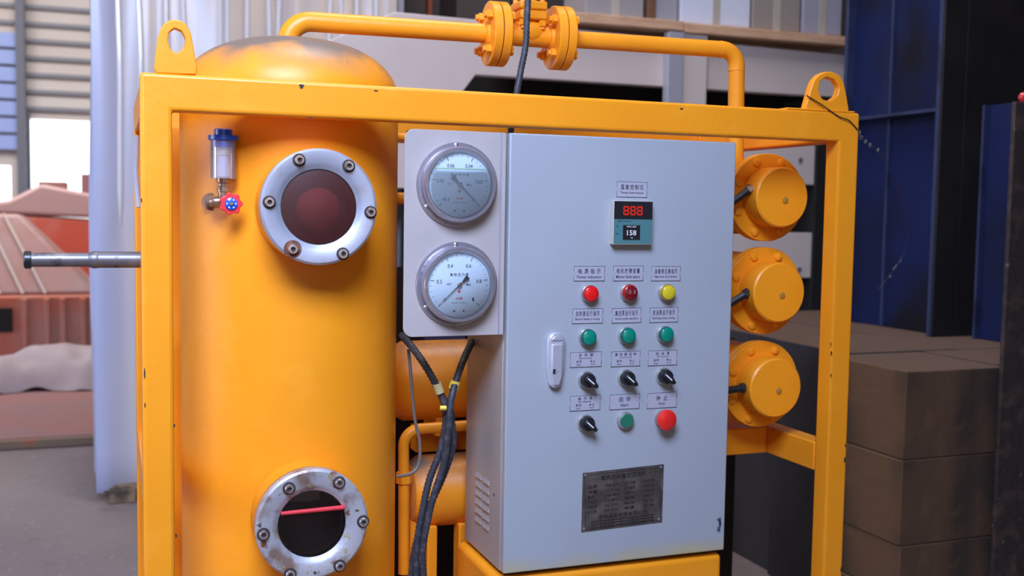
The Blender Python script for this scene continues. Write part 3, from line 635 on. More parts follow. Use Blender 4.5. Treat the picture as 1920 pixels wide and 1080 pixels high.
for c_ in (va, vb):
    fl = MB().lathe([(.026, -.006), (.03, 0), (FR-.002, 0), (FR, .002), (FR, .017), (FR-.001, .018)], c_, dirp, 48).build('pipe_flange', yellow, ovp)
    MB().lathe([(FR-.005, 0), (FR-.005, .002)], c_+dirp*.018, dirp, 40).build('gasket', gasket, fl)
    MB().lathe([(FR-.001, 0), (FR, .001), (FR, .016), (FR-.002, .018), (.03, .018), (.024, .026)], c_+dirp*.020, dirp, 48).build('mating_flange', yellow, fl)
    rot = Vector((0, 0, 1)).rotation_difference(dirp).to_matrix()
    for k in range(4):
        a = 2*PI*(k+.5)/4; off = rot @ Vector((.048*math.cos(a), .048*math.sin(a), 0))
        MB().lathe([(.0105, 0), (.0105, .009), (.007, .0105), (.007, .016)], c_+off-dirp*.0005, -dirp, 6).build('nut', yellow, fl)
        MB().lathe([(.0105, 0), (.0105, .008)], c_+off+dirp*.0385, dirp, 6).build('nut', yellow, fl)
mid = (va+dirp*.04+vb)/2
MB().cyl(va+dirp*.038, vb, .0215, 28).build('valve_body', yellow, ovp)
MB().lathe([(.004, -.030), (.020, -.027), (.026, -.016), (.028, 0), (.026, .016), (.020, .027), (.004, .030)], mid+Vector((0, 0, .010)), dirp, 28).build('valve_bulge', yellow, ovp)
vb_ = MB().box((mid.x-.030, mid.y-.032, mid.z+.030), (mid.x+.030, mid.y+.032, mid.z+.049)).build('bonnet_flange', yellow, ovp, bevel=.004)
MB().box((mid.x-.030, mid.y-.032, mid.z+.050), (mid.x+.030, mid.y+.032, mid.z+.068)).build('bonnet_cover', yellow, ovp, bevel=.004)
for sx in (-1, 1):
    for sy in (-1, 1):
        MB().cyl((mid.x+sx*.021, mid.y+sy*.023, mid.z+.012), (mid.x+sx*.021, mid.y+sy*.023, mid.z+.078), .0055, 8).build('bonnet_bolt', yellow, ovp)
        MB().cyl((mid.x+sx*.021, mid.y+sy*.023, mid.z+.018), (mid.x+sx*.021, mid.y+sy*.023, mid.z+.030), .0085, 6).build('nut', yellow, ovp)
MB().lathe([(.016, 0), (.014, .05), (.008, .052), (.008, .12)], (mid.x, mid.y, mid.z+.068), n=20).build('valve_stem', yellow, ovp)
ww = MB().ring([(.05, 0), (.058, .004), (.05, .008), (.044, .004)], (mid.x, mid.y, mid.z+.17), (0, 0, 1), 32); ww.box((mid.x-.05, mid.y-.005, mid.z+.171), (mid.x+.05, mid.y+.005, mid.z+.178)); ww.build('valve_handwheel', yellow, ovp)

# ------------------------------------------------------------------ HEATERS
hz_ = [('370', at(1466, 370, .1), 'top'), ('549', at(1463, 549, .1), 'middle'), ('728', at(1456, 728, .1), 'bottom')]
hl = ['topmost of three yellow cylindrical heaters beside the grey cabinet', 'middle one of three yellow cylindrical heaters beside the cabinet', 'lowest of three yellow cylindrical heaters, above the cross member']
ents = [((1345, 420), (1404, 352)), ((1345, 598), (1404, 548)), ((1345, 729), (1395, 727))]
for i, (_, c, nm_) in enumerate(hz_):
    t = thing('heater', (1.312, .157, c[2]-.1), hl[i], 'heater', 'three cylindrical heaters')
    cx_, cz_ = 1.3115 - .000*i, c[2]; CRr = .0655; FRr = .0965
    if i == 2: cx_ = 1.311
    MB().lathe([(CRr-.001, .085), (CRr, .083), (CRr, .0035), (CRr-.0035, 0)], (cx_, .1-.0, cz_), (0, 1, 0), 64).build('cap', yellow, t)
    MB().lathe([(FRr-.001, 0), (FRr, .001), (FRr, .012), (FRr-.001, .013)], (cx_, .157, cz_), (0, 1, 0), 64).build('flange', yellow, t)
    MB().lathe([(FRr-.001, 0), (FRr, .001), (FRr, .012), (FRr-.001, .013)], (cx_, .1715, cz_), (0, 1, 0), 64).build('flange', yellow, t)
    MB().cyl((cx_, .17, cz_), (cx_, .56, cz_), .083, 48).build('barrel', yellow, t)
    MB().lathe([(.007, 0), (.007, .002), (.004, .003)], (cx_+.006, .1002, cz_-.006), (0, -1, 0), 12).build('centre_dimple', mat('dark_yellow', (.42, .20, .02), .7) if 'dark_yellow' not in bpy.data.materials else bpy.data.materials['dark_yellow'], t)  # darker yellow spot at the cap centre
    for k in range(8):
        a = 2*PI*(k+.5)/8; MB().lathe([(.0095, 0), (.009, .004), (.004, .006)], (cx_+.082*math.cos(a), .157, cz_+.082*math.sin(a)), (0, -1, 0), 12).build('bolt', yellow, t)
    (u0, v0), (u1, v1) = ents[i]
    a = at(u1, v1, .125); b_ = at(u0, v0, .19)
    a = Vector((cx_-CRr+.004, .125, a[2])); bb = Vector((cx_-CRr-.11, .15, b_[2]))
    MB().cyl(a, a+(bb-a).normalized()*.012, .011, 6).build('cable_gland', black if i else brass, t)
    o = MB().tube([a+(bb-a).normalized()*.008, (a+bb)/2+Vector((0, 0, -.003)), bb], .0085, 12).build('heater_cable', black)
    tag(o, ['black cable entering the top heater beside the cabinet', 'black cable entering the middle heater beside the cabinet', 'black cable entering the lowest heater beside the cabinet'][i], 'cable', 'heater cables')

# ------------------------------------------------------------------ CONTROL CABINET
CX0, CX1, CZ1, CZ0 = .6450, 1.1288, G-.0713, G-.9060
t = cab = thing('control_cabinet', ((CX0+CX1)/2, .12, CZ0), 'grey electrical control cabinet with buttons, lamps and display', 'cabinet')
MB().box((CX0, .022, CZ0), (CX1-.002, .238, CZ1)).build('body', grey_paint, cab, bevel=.003)
MB().box((CX0+.004, .0185, CZ0+.006), (CX1-.004, .0222, CZ1-.006)).build('door_seal', gasket, cab)
dr = bpy.data.objects
d_ = MB().box((CX0, 0, CZ0+.0015), (CX1, .018, CZ1-.001)); door = d_.build('door', grey_door, cab, bevel=.003, seg=3)
# smear near right edge
sm = MB(); c = at(1351, 985, -.0004)
for k in range(7):
    x = c[0]-.001-.003*random.random(); z = c[2]+(k-3)*.004
    sm.add([(x-.008*random.random(), -.0004, z), (x+.003, -.0004, z-.003), (x+.004, -.0004, z+.004), (x-.006*random.random(), -.0004, z+.005)], [(0, 1, 2, 3)])
sm.build('paint_smear', mat('grey_smear', (.13, .15, .20), .7), door, smooth=False)
# vents on the left side
for i in range(6):
    v_ = 905+i*17
    for j in range(2):
        z = at_x(910, v_, CX0)[2]; y0 = .085+j*.045
        MB().add([(CX0-.0002, y0, z), (CX0-.0002, y0+.038, z), (CX0-.0002, y0+.038, z+.010), (CX0-.0002, y0, z+.010), (CX0-.0025, y0+.002, z), (CX0-.0025, y0+.036, z)],
                 [(3, 2, 5, 4), (0, 4, 5, 1), (0, 3, 4), (1, 5, 2)]).build('louvre', grey_paint, cab, smooth=False)
c = at_x(926, 928, CX0-.0004); MB().lathe([(.0028, 0), (.0026, .0006)], (CX0+.0002, c[1], c[2]), (-1, 0, 0), 10).build('side_hole', hole_m, cab)
# handle
hc0, hc1 = at(1038, 622, -.001), at(1038, 726, -.001); hw = .0178
cx_ = (at(1021, 670, 0)[0]+at(1056, 670, 0)[0])/2
b = MB(); pts = arc((cx_, hc0[2]-hw), hw, 0, PI, 14)+[(cx_-hw*.98, hc1[2]+.04)]+arc((cx_, hc1[2]+hw*.72), hw*.74, PI, 2*PI, 12)+[(cx_+hw*.98, hc1[2]+.04)]
b.prism(pts, -.013, .0005); hd = b.build('handle', chrome, cab, bevel=.005, seg=4); hd['label'] = 'chrome cabinet door lock handle'
b = MB(); b.prism([(cx_-hw*.62, hc0[2]-.022), (cx_+hw*.62, hc0[2]-.022), (cx_+hw*.58, hc1[2]+.02), (cx_+hw*.3, hc1[2]+.006), (cx_-hw*.3, hc1[2]+.006), (cx_-hw*.58, hc1[2]+.02)], -.0175, -.0125); b.build('handle_lever', chrome, hd, bevel=.002)
b = MB().prism(arc((cx_, hc0[2]-.018), .0115, .25, PI-.25, 10), -.0150, -.0128); b.build('handle_pivot', chrome, hd, bevel=.001)
c = at(1040, 696, -.0178); MB().lathe([(.0058, 0), (.0052, .0012)], (c[0], -.0174, c[2]), (0, -1, 0), 16).build('keyhole_ring', steel, hd)
MB().box((c[0]-.0035, -.0190, c[2]-.0045), (c[0]+.001, -.0184, c[2]+.0045)).build('keyhole', hole_m, hd)
# labels
def label(cu, cv, w_, h_, zh, en, cn=None, en2=None, slope=-.03):
    yL = -.0009; c = at(cu, cv, yL); sx = at(cu+.5, cv, yL)[0]-at(cu-.5, cv, yL)[0]; sz = abs(at(cu, cv+.5, yL)[2]-at(cu, cv-.5, yL)[2])
    W, H = w_*sx, h_*sz
    lp = MB().box((c[0]-W/2, yL, c[2]-H/2), (c[0]+W/2, 0.0003, c[2]+H/2)).build('label_plate', labelm, cab, bevel=.0003)
    b = MB(); yt = yL-.0002; e = .0008; x0, x1, z0, z1 = c[0]-W/2, c[0]+W/2, c[2]-H/2, c[2]+H/2; g = H*.09
    for (a0, b0, a1, b1) in ((x0, z0, x1, z0+e), (x0, z1-e, x1, z1), (x0, z0, x0+e, c[2]-g*1.2), (x0, c[2]+g*1.2, x0+e, z1), (x1-e, z0, x1, c[2]-g*1.2), (x1-e, c[2]+g*1.2, x1, z1)):
        b.add([(a0, yt, b0), (a1, yt, b0), (a1, yt, b1), (a0, yt, b1)], [(0, 1, 2, 3)])
    for s, xx in ((1, x0), (-1, x1)):
        b.add([(xx, yt, c[2]-g*1.3), (xx+s*.0032, yt, c[2]), (xx, yt, c[2]+g*1.3), (xx+s*e, yt, c[2]+g*1.0), (xx+s*.0038, yt, c[2]), (xx+s*e, yt, c[2]-g)], [(0, 5, 4, 1), (1, 4, 3, 2)])
    if cn is None:
        n = len(zh); ww = min(W*.80, H*.42*n*1.25)
        for i, chh in enumerate(zh): write(b, chh, c[0]-ww/2+(i+.5)*ww/n, yt, c[2]+H*.16, min(H*.30, ww/n*.78), H*.34)
        write(b, en, c[0], yt, c[2]-H*.22, min(W*.8, len(en)*H*.115), H*.20)
    else:
        n = len(zh); ww = min(W*.8, H*.34*n*1.2)
        for i, chh in enumerate(zh): write(b, chh, c[0]-ww/2+(i+.5)*ww/n, yt, c[2]+H*.29, H*.2, H*.2)
        write(b, en, c[0], yt, c[2]+H*.09, W*.42, H*.10)
        for s, cc, ee in ((-1, cn, 'Start'), (1, en2, 'Stop')):
            for i, chh in enumerate(cc): write(b, chh, c[0]+s*W*.22+(i-.5)*H*.22, yt, c[2]-H*.13, H*.16, H*.18)
            write(b, ee, c[0]+s*W*.22, yt, c[2]-H*.34, H*.30, H*.11)
    b.build('lettering', ink, lp, smooth=False); return lp
label(1185, 355.5, 57, 29, '温度控制仪', 'Temp.Instrument')
label(1105, 513, 58, 28, '电源指示', 'Power indication'); label(1178, 512.5, 56.5, 28.5, '电机故障报警', 'Motor fault alarm'); label(1248.5, 513, 55, 27.5, '油箱液位高指示', 'High-level oil indication')
label(1101.7, 592.5, 57.5, 28, '加热器运行指示', 'Electric Heater is running'); label(1174.7, 591.5, 55, 28, '真空泵运行指示', 'Vacuum pump operation'); label(1244.5, 590.5, 53.5, 28, '排油泵运行指示', 'Discharge pump running')
label(1098.5, 674, 59, 28.5, '加热器', 'Electric heater', '启动', '停止'); label(1173, 672.8, 54.5, 28.5, '真空泵控制', 'Vacuum pump', '启动', '停止'); label(1242.3, 671, 54.5, 28.5, '排油泵', 'Oil pump', '启动', '停止')
label(1097, 755.5, 57, 28.5, '循环泵', 'Inlet', '启动', '停止'); label(1171, 753, 56.5, 28.5, '启动', 'Start'); label(1241, 750.5, 55.5, 29, '停止', 'Stop')
# pilot lamps
def pilot(cu, cv, lens, rim, name):
    y1 = -.012; c = at(cu, cv, y1); R = .0172
    p = MB().lathe([(R, 0), (R, .005), (R*.97, .007), (R*.93, .0075)], (c[0], 0, c[2]), (0, -1, 0), 36).build('pilot_light', silverrim, cab); p['label'] = name
    MB().lathe([(R*.93, .0), (R*.93, .009), (R*.86, .0115), (R*.78, .0120)], (c[0], -.003, c[2]), (0, -1, 0), 36).build('lens_rim', rim, p)
    MB().lathe([(R*.80, .0), (R*.80, .0012), (R*.74, .0020), (R*.3, .0026), (.0001, .0028)], (c[0], -.0145, c[2]), (0, -1, 0), 36).build('lens', lens, p)
    return p, c, R
pilot(1108.5, 551, redlens, redrim, 'bright red indicator lamp, left of the top row')
p, c, R = pilot(1182, 549, dredlens, redrim, 'dark red indicator lamp in the middle of the top row')
b = MB(); write(b, '0', c[0]-.0035, -.0182, c[2]+.002, .004, .008); write(b, '0', c[0]+.0065, -.0180, c[2]+.002, .0035, .008); b.build('mark', mat('pale_mark', (.45, .25, .27), .6), p, smooth=False)
pilot(1253, 548.5, yellens, yelrim, 'yellow indicator lamp, right of the top row')
pilot(1104.5, 633, grnlens, grnrim, 'left green indicator lamp of the second row'); pilot(1178.5, 630, grnlens, grnrim, 'middle green indicator lamp of the second row'); pilot(1250, 627.5, grnlens, grnrim, 'right green indicator lamp of the second row')
# selector switches
def selector(cu, cv, name):
    c = at(cu, cv, -.014); R = .0172
    p = MB().lathe([(R, 0), (R, .004), (R*.95, .006), (R*.85, .0065)], (c[0], 0, c[2]), (0, -1, 0), 36).build('selector_switch', silverrim, cab); p['label'] = name
    MB().lathe([(R*.86, 0), (R*.84, .012), (R*.76, .016)], (c[0], -.003, c[2]), (0, -1, 0), 32).build('knob_base', black, p)
    a = math.radians(-40); dx, dz_ = math.cos(a), math.sin(a); nx, nz_ = -dz_, dx
    pl = [(-.010, -.006), (.008, -.0062), (.019, -.0034), (.0205, 0), (.019, .0034), (.008, .0062), (-.010, .006), (-.012, 0)]
    MB().prism([(c[0]+x*dx+z*nx, c[2]+x*dz_+z*nz_) for x, z in pl], -.025, -.012).build('pointer', black, p, bevel=.0015)
    pl = [(-.009, -.0012), (.009, -.0012), (.009, .0012), (-.009, .0012)]
    b = MB(); b.add([(c[0]+x*dx+z*nx, -.0254, c[2]+x*dz_+z*nz_) for x, z in pl], [(0, 1, 2, 3)]); b.build('white_mark', white, p, smooth=False)
selector(1104, 713.5, 'left black selector switch of the third row'); selector(1178.5, 710, 'middle black selector switch of the third row'); selector(1249.5, 706.5, 'right black selector switch of the third row')
selector(1102.5, 795, 'black selector switch left of the bottom row')
c = at(1175, 789, -.01); R = .0172
p = MB().lathe([(R, 0), (R, .006), (R*.93, .010), (R*.86, .0105)], (c[0], 0, c[2]), (0, -1, 0), 36).build('push_button', silverrim, cab); p['label'] = 'flat green start push button in the bottom row'
MB().lathe([(R*.82, 0), (R*.82, .002), (R*.76, .003)], (c[0], -.0095, c[2]), (0, -1, 0), 32).build('button_cap', grnbtn, p)
c = at(1251, 788, -.022)
p = MB().lathe([(R, 0), (R, .005), (R*.7, .006), (R*.7, .018)], (c[0], 0, c[2]), (0, -1, 0), 36).build('stop_button', silverrim, cab); p['label'] = 'large red mushroom stop button in the bottom row'
MB().lathe([(.019, -.002), (.0208, 0), (.0210, .003), (.0198, .006), (.015, .0085), (.008, .0098), (.0001, .0102)], (c[0], -.018, c[2]), (0, -1, 0), 40).build('button_cap', redbtn, p)
# temperature controller
a0, a1 = at(1151.5, 376, -.016), at(1222.5, 459, -.016)
ct = MB().box((a0[0], -.0155, a1[2]), (a1[0], .0003, a0[2])).build('temperature_controller', beige, cab, bevel=.001); ct['label'] = 'digital temperature controller with red digits over a teal panel'
zm = at(1185, 411, -.016)[2]
MB().box((a0[0]+.0008, -.0165, zm), (a1[0]-.0008, -.0150, a0[2]-.0008)).build('display_window', black, ct, bevel=.0004)
MB().box((a0[0]+.0008, -.0162, a1[2]+.002), (a1[0]-.0008, -.0150, zm-.0003)).build('teal_panel', tealm, ct)
b = MB(); u0, u1 = at(1168, 386, -.017), at(1206, 404, -.017); Wd = (u1[0]-u0[0])/3; Hd = u0[2]-u1[2]; zc_ = (u0[2]+u1[2])/2; s = .0030
for i in range(3):                         # seven segment digits, all lit
    x0 = u0[0]+i*Wd+Wd*.08; x1 = u0[0]+(i+1)*Wd-Wd*.08; yy = -.0168
    def q_(xa, za, xb, zb): b.add([(xa, yy, za), (xb, yy, za), (xb, yy, zb), (xa, yy, zb)], [(0, 1, 2, 3)])
    for z in (zc_-Hd/2, zc_-s/2, zc_+Hd/2-s): q_(x0+s*.5, z, x1-s*.5, z+s)
    for x in (x0, x1-s):
        q_(x, zc_+s*.4, x+s, zc_+Hd/2-s*.5); q_(x, zc_-Hd/2+s*.5, x+s, zc_-s*.4)
b.build('red_digits', led, ct, smooth=False)
t0, t1 = at(1168.5, 422, -.017), at(1199.5, 449, -.017)
th = MB().box((t0[0], -.0175, t1[2]), (t1[0], -.0160, t0[2])).build('thumbwheel_window', black, ct)
b = MB(); write(b, '158', (t0[0]+t1[0])/2, -.0178, (t0[2]+t1[2])/2-.001, .020, .010)
write(b, 'PRD-SET', (t0[0]+t1[0])/2, -.0178, t0[2]-.003, .020, .0028); write(b, '℃', (t0[0]+t1[0])/2, -.0178, t1[2]+.003, .005, .0025)
b.build('thumbwheel_digits', white, ct, smooth=False)
b = MB(); write(b, 'OUT', a0[0]+.008, -.0166, zm-.014, .006, .003); write(b, 'ALM', a0[0]+.008, -.0166, zm-.028, .006, .003); write(b, 'TEMP CONTROL', a0[0]+.022, -.0166, zm-.004, .03, .0025); b.build('panel_print', ink, ct, smooth=False)
# name plate
PL = [at(1093, 887, -.001), at(1244.5, 870.5, -.001), at(1241, 978.5, -.001), at(1090, 997.5, -.001)]
npl = MB().prism([(p[0], p[2]) for p in (PL[3], PL[2], PL[1], PL[0])], -.0015, .0003).build('name_plate', npm, cab); npl['label'] = 'tarnished dark nameplate with engraved lines and four rivets'
ex = (np.array(PL[1])-np.array(PL[0])); ez = (np.array(PL[0])-np.array(PL[3])); rot_ = math.atan2(ex[2], ex[0]); WN = np.linalg.norm(ex); HN = np.linalg.norm(ez)
def npt(a, b_): p = np.array(PL[3])+ex*a+ez*b_; return p
b = MB()
def nw(s, a, c_, w_, h_): p = npt(a, c_); write(b, s, p[0], -.0018, p[2], w_*WN, h_*HN, rot_)
nw('高效双级真空滤油机', .5, .88, .56, .085)
rows = ['型号', '流量', '真空度', '工作压力', '加热功率', '总功率', '重量']
for i, s in enumerate(rows[:6]):
    nw(s, .12, .745-i*.085, .12, .058); nw(['生产日期', '出厂编号', '外形尺寸', '电源', '电压', '噪音'][i], .58, .745-i*.085, .13, .055)
    nw(['50', '50 L/min', '0.06 MPa', '0.4 MPa', '36 kW', '42 kW'][i], .36, .745-i*.085, .17, .042); nw(['2019', '1906', '1700', '380 V', '50 Hz', '75 dB'][i], .82, .745-i*.085, .14, .042)
nw('净油设备制造有限公司', .5, .215, .60, .07)
for i in range(3): nw('地址电话传真邮编地址电话传真邮编', .5, .145-i*.048, .78, .03)
for (a, c_, w_, h_) in ((.5, .955, .9, .008), (.5, .03, .93, .008), (.035, .5, .006, .93), (.965, .5, .006, .93)):
    p = npt(a, c_); cc, ss = math.cos(rot_), math.sin(rot_); hw_, hh_ = w_*WN/2, h_*HN/2
    b.add([(p[0]+x*cc-z*ss, -.0018, p[2]+x*ss+z*cc) for x, z in ((-hw_, -hh_), (hw_, -hh_), (hw_, hh_), (-hw_, hh_))], [(0, 1, 2, 3)])
b.build('engraving', npink, npl, smooth=False)
for a, c_ in ((.03, .96), (.965, .955), (.96, .05), (.03, .05)):
    p = npt(a, c_); MB().lathe([(.0026, 0), (.0022, .0012), (.0001, .0018)], (p[0], -.0015, p[2]), (0, -1, 0), 12).build('rivet', bolt_m, npl)
# pedestal
t = thing('cabinet_pedestal', ((CX0+CX1)/2, .12, 0), 'yellow pedestal box under the grey control cabinet', 'pedestal')
b = MB().box((CX0-.014, .006, .08), (CX1+.0, .25, CZ0-.0075)); b.build('box', yellow, t, bevel=.012, seg=4)
MB().box((CX0+.01, .02, CZ0-.0075), (CX1-.01, .22, CZ0-.0005)).build('spacer', gasket, t)

# ------------------------------------------------------------------ GAUGE PLATE
yp = .010
g0, g1 = at(757.5, 440, yp), at(949, 440, yp); zt1 = at(765, 241, yp)[2]; zb1 = at(765, 632.5, yp)[2]
x0, x1 = g0[0], CX0-.0035; r_ = .018
t = gp = thing('gauge_plate', ((x0+x1)/2, yp, zb1), 'beige grey mounting plate with two gauges left of the cabinet', 'plate')
poly = arc((x0+r_, zt1-r_), r_, PI/2, PI, 8)+arc((x0+r_, zb1+r_), r_, PI, 1.5*PI, 8)+[(x1, zb1+.0), (x1, zt1)]
MB().prism(poly, yp, yp+.003).build('face', plate_grey, gp, bevel=.001)
MB().box((x1-.003, yp+.0035, zb1), (x1, yp+.05, zt1)).build('return_flange', plate_grey, gp)
MB().box((x1-.012, yp-.0012, zb1+.0005), (x1-.009, yp+.0005, zt1-.0005)).build('fold_line', steel, gp)
def gauge(u0, v0, uf, vf, ang, label_, nums, title, vac):
    c = at(u0, v0, yp-.004); R = .0775*.955
    s_ = abs(at(u0, v0+1, yp)[2]-at(u0, v0, yp)[2]); R = 79.5*s_
    t = thing('pressure_gauge', (c[0], yp, c[2]), label_, 'gauge', 'pair of round pressure gauges')
    fl = MB().ring([(R*.70, 0), (R, 0), (R, .0035), (R*.985, .005), (R*.90, .0052), (R*.87, .0035), (R*.70, .0035)], (c[0], yp-.0003, c[2]), (0, -1, 0), 72).build('rim_flange', bezelm, t)
    ri = 61*s_; bz = MB().ring([(ri+.010, 0), (ri+.010, .016), (ri+.007, .021), (ri+.002, .021), (ri-.0005, .017), (ri-.001, .006), (ri-.001, 0)], (c[0], yp-.004, c[2]), (0, -1, 0), 72).build('bezel', bezelm, t)
    yd = yp-.0165; cd = c
    dl = MB().lathe([(ri-.0005, 0), (ri-.0005, .002)], (cd[0], yd+.002, cd[2]), (0, -1, 0), 64).build('dial', dialm, t)
    yt = yd-.0004; b = MB()
    for k in range(51 if False else 26):
        a = math.radians(225-270*k/25); big = k % 5 == 0; r0, r1 = (ri*.80 if big else ri*.86), ri*.93; w2 = .0006 if big else .00035
        dx, dz_ = math.cos(a), math.sin(a)
        b.add([(cd[0]+r*dx+s*w2*-dz_, yt, cd[2]+r*dz_+s*w2*dx) for r, s in ((r0, -1), (r1, -1), (r1, 1), (r0, 1))], [(0, 1, 2, 3)])
    for k in range(51):
        a = math.radians(225-270*k/50); r0, r1 = ri*.9, ri*.93; w2 = .0002; dx, dz_ = math.cos(a), math.sin(a)
        b.add([(cd[0]+r*dx+s*w2*-dz_, yt, cd[2]+r*dz_+s*w2*dx) for r, s in ((r0, -1), (r1, -1), (r1, 1), (r0, 1))], [(0, 1, 2, 3)])
    for k, s in enumerate(nums):
        a = math.radians(225-270*k/5); write(b, s, cd[0]+ri*.64*math.cos(a), yt, cd[2]+ri*.64*math.sin(a), .0034*len(s) if len(s) > 1 else .0035, .0068)
    for i, chh in enumerate(title): write(b, chh, cd[0]+(i-(len(title)-1)/2)*.0075, yt, cd[2]+ri*.31, .0055, .0055)
    write(b, 'MPa', cd[0]+ri*.30, yt, cd[2]-ri*.0, .009, .0045); write(b, 'GB/T', cd[0]-ri*.32, yt, cd[2]+ri*.02, .010, .0035)
    for sx in (-1, 1): b.lathe([(.0018, 0), (.0018, .0001)], (cd[0]+sx*ri*.15, yt, cd[2]-ri*.80), (0, -1, 0), 10)
    write(b, 'No.06 1.6 2019', cd[0], yt, cd[2]-ri*.55, .028, .0022)
    b.build('dial_print', ink, dl, smooth=False)
    b = MB(); write(b, '仪表', cd[0], yt, cd[2]-ri*.42, .014, .005); b.lathe([(.0028, 0), (.0028, .0001)], (cd[0], yt, cd[2]-ri*.2), (0, -1, 0), 14); b.build('red_print', redink, dl, smooth=False)
    a = math.radians(ang); dx, dz_ = math.cos(a), math.sin(a); yn = yd-.004
    pl = [(-ri*.36, -.0048), (-ri*.10, -.0010), (ri*.74, -.0004), (ri*.78, 0), (ri*.74, .0004), (-ri*.10, .0010), (-ri*.36, .0048)]
    MB().prism([(cd[0]+x*dx-z*dz_, cd[2]+x*dz_+z*dx) for x, z in pl], yn-.0008, yn).build('needle', black, t)
    MB().lathe([(.0042, 0), (.0042, .003), (.003, .0042)], (cd[0], yn+.002, cd[2]), (0, -1, 0), 20).build('hub', brass, t)
    if vac:
        zl = at(862, 316.5, yd-.006)[2]-cd[2]; rr = ri-.0015; a0 = math.asin(zl/rr)
        MB().prism([(cd[0]+x, cd[2]+z) for x, z in arc((0, 0), rr, PI-a0, 2*PI+a0, 30)], yd-.0072, yd-.0068).build('liquid', liquid, t)
        hx = rr*math.cos(a0); MB().box((cd[0]-hx, yd-.0080, cd[2]+zl-.0012), (cd[0]+hx, yd-.0066, cd[2]+zl+.0008)).build('liquid_line', mat('greenish_line', (.25, .42, .22), .5), t)
    MB().lathe([(ri, 0), (ri*.97, .0008)], (cd[0], yd-.0105, cd[2]), (0, -1, 0), 48).build('glass', clearg, t)
    for a in (93, 215, 333):
        a = math.radians(a); MB().lathe([(.0045, 0), (.0042, .0016), (.002, .0028), (.0001, .003)], (c[0]+R*.93*math.cos(a), yp-.0045, c[2]+R*.93*math.sin(a)), (0, -1, 0), 14).build('screw', bolt_m, t)
gauge(858, 346.5, 862, 343, -45, 'upper pressure gauge, filled with liquid up to a greenish line', ['-0.1', '0.08', '0.06', '0.04', '0.02', '0'], '真空压力表', True)
gauge(857, 533, 861, 535, 223, 'lower pressure gauge with its needle pointing to lower left', ['0', '0.2', '0.4', '0.6', '0.8', '1'], '真空压力表', False)

# ------------------------------------------------------------------ tanks and piping between vessel and cabinet
t = thing('horizontal_tank', (.8, .42, zl1), 'orange-yellow horizontal tank between the vessel and the cabinet', 'tank')
yt_ = .42; cz_ = at(800, 712, yt_)[2]; r_ = .088
MB().lathe([(.0001, 0), (r_*.5, .008), (r_*.85, .03), (r_, .055), (r_, .60), (r_*.85, .625), (.0001, .645)], (.50, yt_, cz_), (1, 0, 0), 56).build('shell', yellow_dusty, t)
MB().box((.62, yt_-.05, cz_-r_-.03), (.65, yt_+.05, cz_-r_+.012)).build('saddle', yellow, t); MB().box((1.0, yt_-.05, cz_-r_-.03), (1.03, yt_+.05, cz_-r_+.012)).build('saddle', yellow, t)
MB().box((.60, yt_+.04, zl0), (1.30, yt_+.09, cz_-r_-.028)).build('bearer', yellow, t)
t = thing('lower_pump', (.7, .38, .4), 'yellow pump body with dusty top below the bent pipe', 'pump')
yq = .36; cz_ = at(815, 918, yq)[2]; r_ = .078
MB().lathe([(r_*.4, 0), (r_*.8, .006), (r_, .03), (r_, .36)], (at(762, 900, yq)[0], yq, cz_), (1, 0, 0), 48).build('casing', yellow_dusty, t)
for u_ in (806, 864):
    x = at(u_, 1030, yq-.04)[0]; MB().box((x-.011, yq-.06, 0), (x+.011, yq-.02, cz_-r_*.82)).build('leg', yellow, t, bevel=.003)
MB().box((at(762, 1000, yq)[0]+.0, yq-.03, 0), (at(775, 1000, yq)[0], yq+.0, cz_-r_*.75)).build('leg', yellow, t)
t = thing('bent_pipe', (.6, .3, .6), 'thin yellow bent pipe between the vessel and the cabinet', 'pipe')
yb_ = .30
MB().tube(bend([at(757, 1075, yb_), at(757, 806, yb_), at(900, 796, yb_)], .035, 8), .0115, 16).build('pipe', yellow, t)
MB().cyl(at(757, 885, yb_), at(757, 905, yb_), .017, 6).build('union_nut', yellow, t)
tag(MB().box((.46, .56, .1), (1.1, .568, G-.35)).build('shade_plate', blackvoid, smooth=False), 'black plate put in for the shade behind tank and pump', 'plate')  # black plate added for the dark behind tank and pump
p0_, p1_ = at(795, 628, .55), at(846, 649, .55)
tag(MB().box((p0_[0], .53, p1_[2]), (p1_[0]+.03, .555, p0_[2]+.02)).build('junction_box', mat('blue_box_paint', (.03, .06, .18), .4), bevel=.003), 'small dark blue box behind the lower edge of the gauge plate', 'box')

# ------------------------------------------------------------------ cables and hoses
def ridged(pts, r, step=.0042, amp=.09):
    P = bez(pts, 12); out = [P[0]]; acc = 0; L = [0]
    for i in range(1, len(P)): L.append(L[-1]+(P[i]-P[i-1]).length)
    n = int(L[-1]/step); res = []
    for k in range(n+1):
        s = k*L[-1]/n; i = min(max(np.searchsorted(L, s)-1, 0), len(P)-2); f_ = (s-L[i])/max(L[i+1]-L[i], 1e-9); res.append(P[i].lerp(P[i+1], f_))
    return res, [r*(1+amp*(1 if k % 2 else -1)) for k in range(n+1)]
def hose(name, pts, r, label_, cat='cable', m_=cable_m, group=None, ribs=True):
    if ribs: P, R_ = ridged(pts, r)
    else: P, R_ = bez(pts, 8), r
    return tag(MB().tube(P, R_, 10).build(name, m_), label_, cat, group)
a = at(990, 0, .10)
hose('hanging_hose', [(a[0]+.06, .10, 2.6), (a[0]+.02, .10, 2.05), a, at(986, 80, .10), at(976, 135, .10), at(967, 185, .10), at(958, 245, .12), (at(954, 300, .26)[0], .262, G-.17)], .0064, 'ribbed black hose hanging in front of the yellow valve', 'hose')
yc_ = .11
P = lambda u_, v_, y=yc_: tuple(at(u_, v_, y))
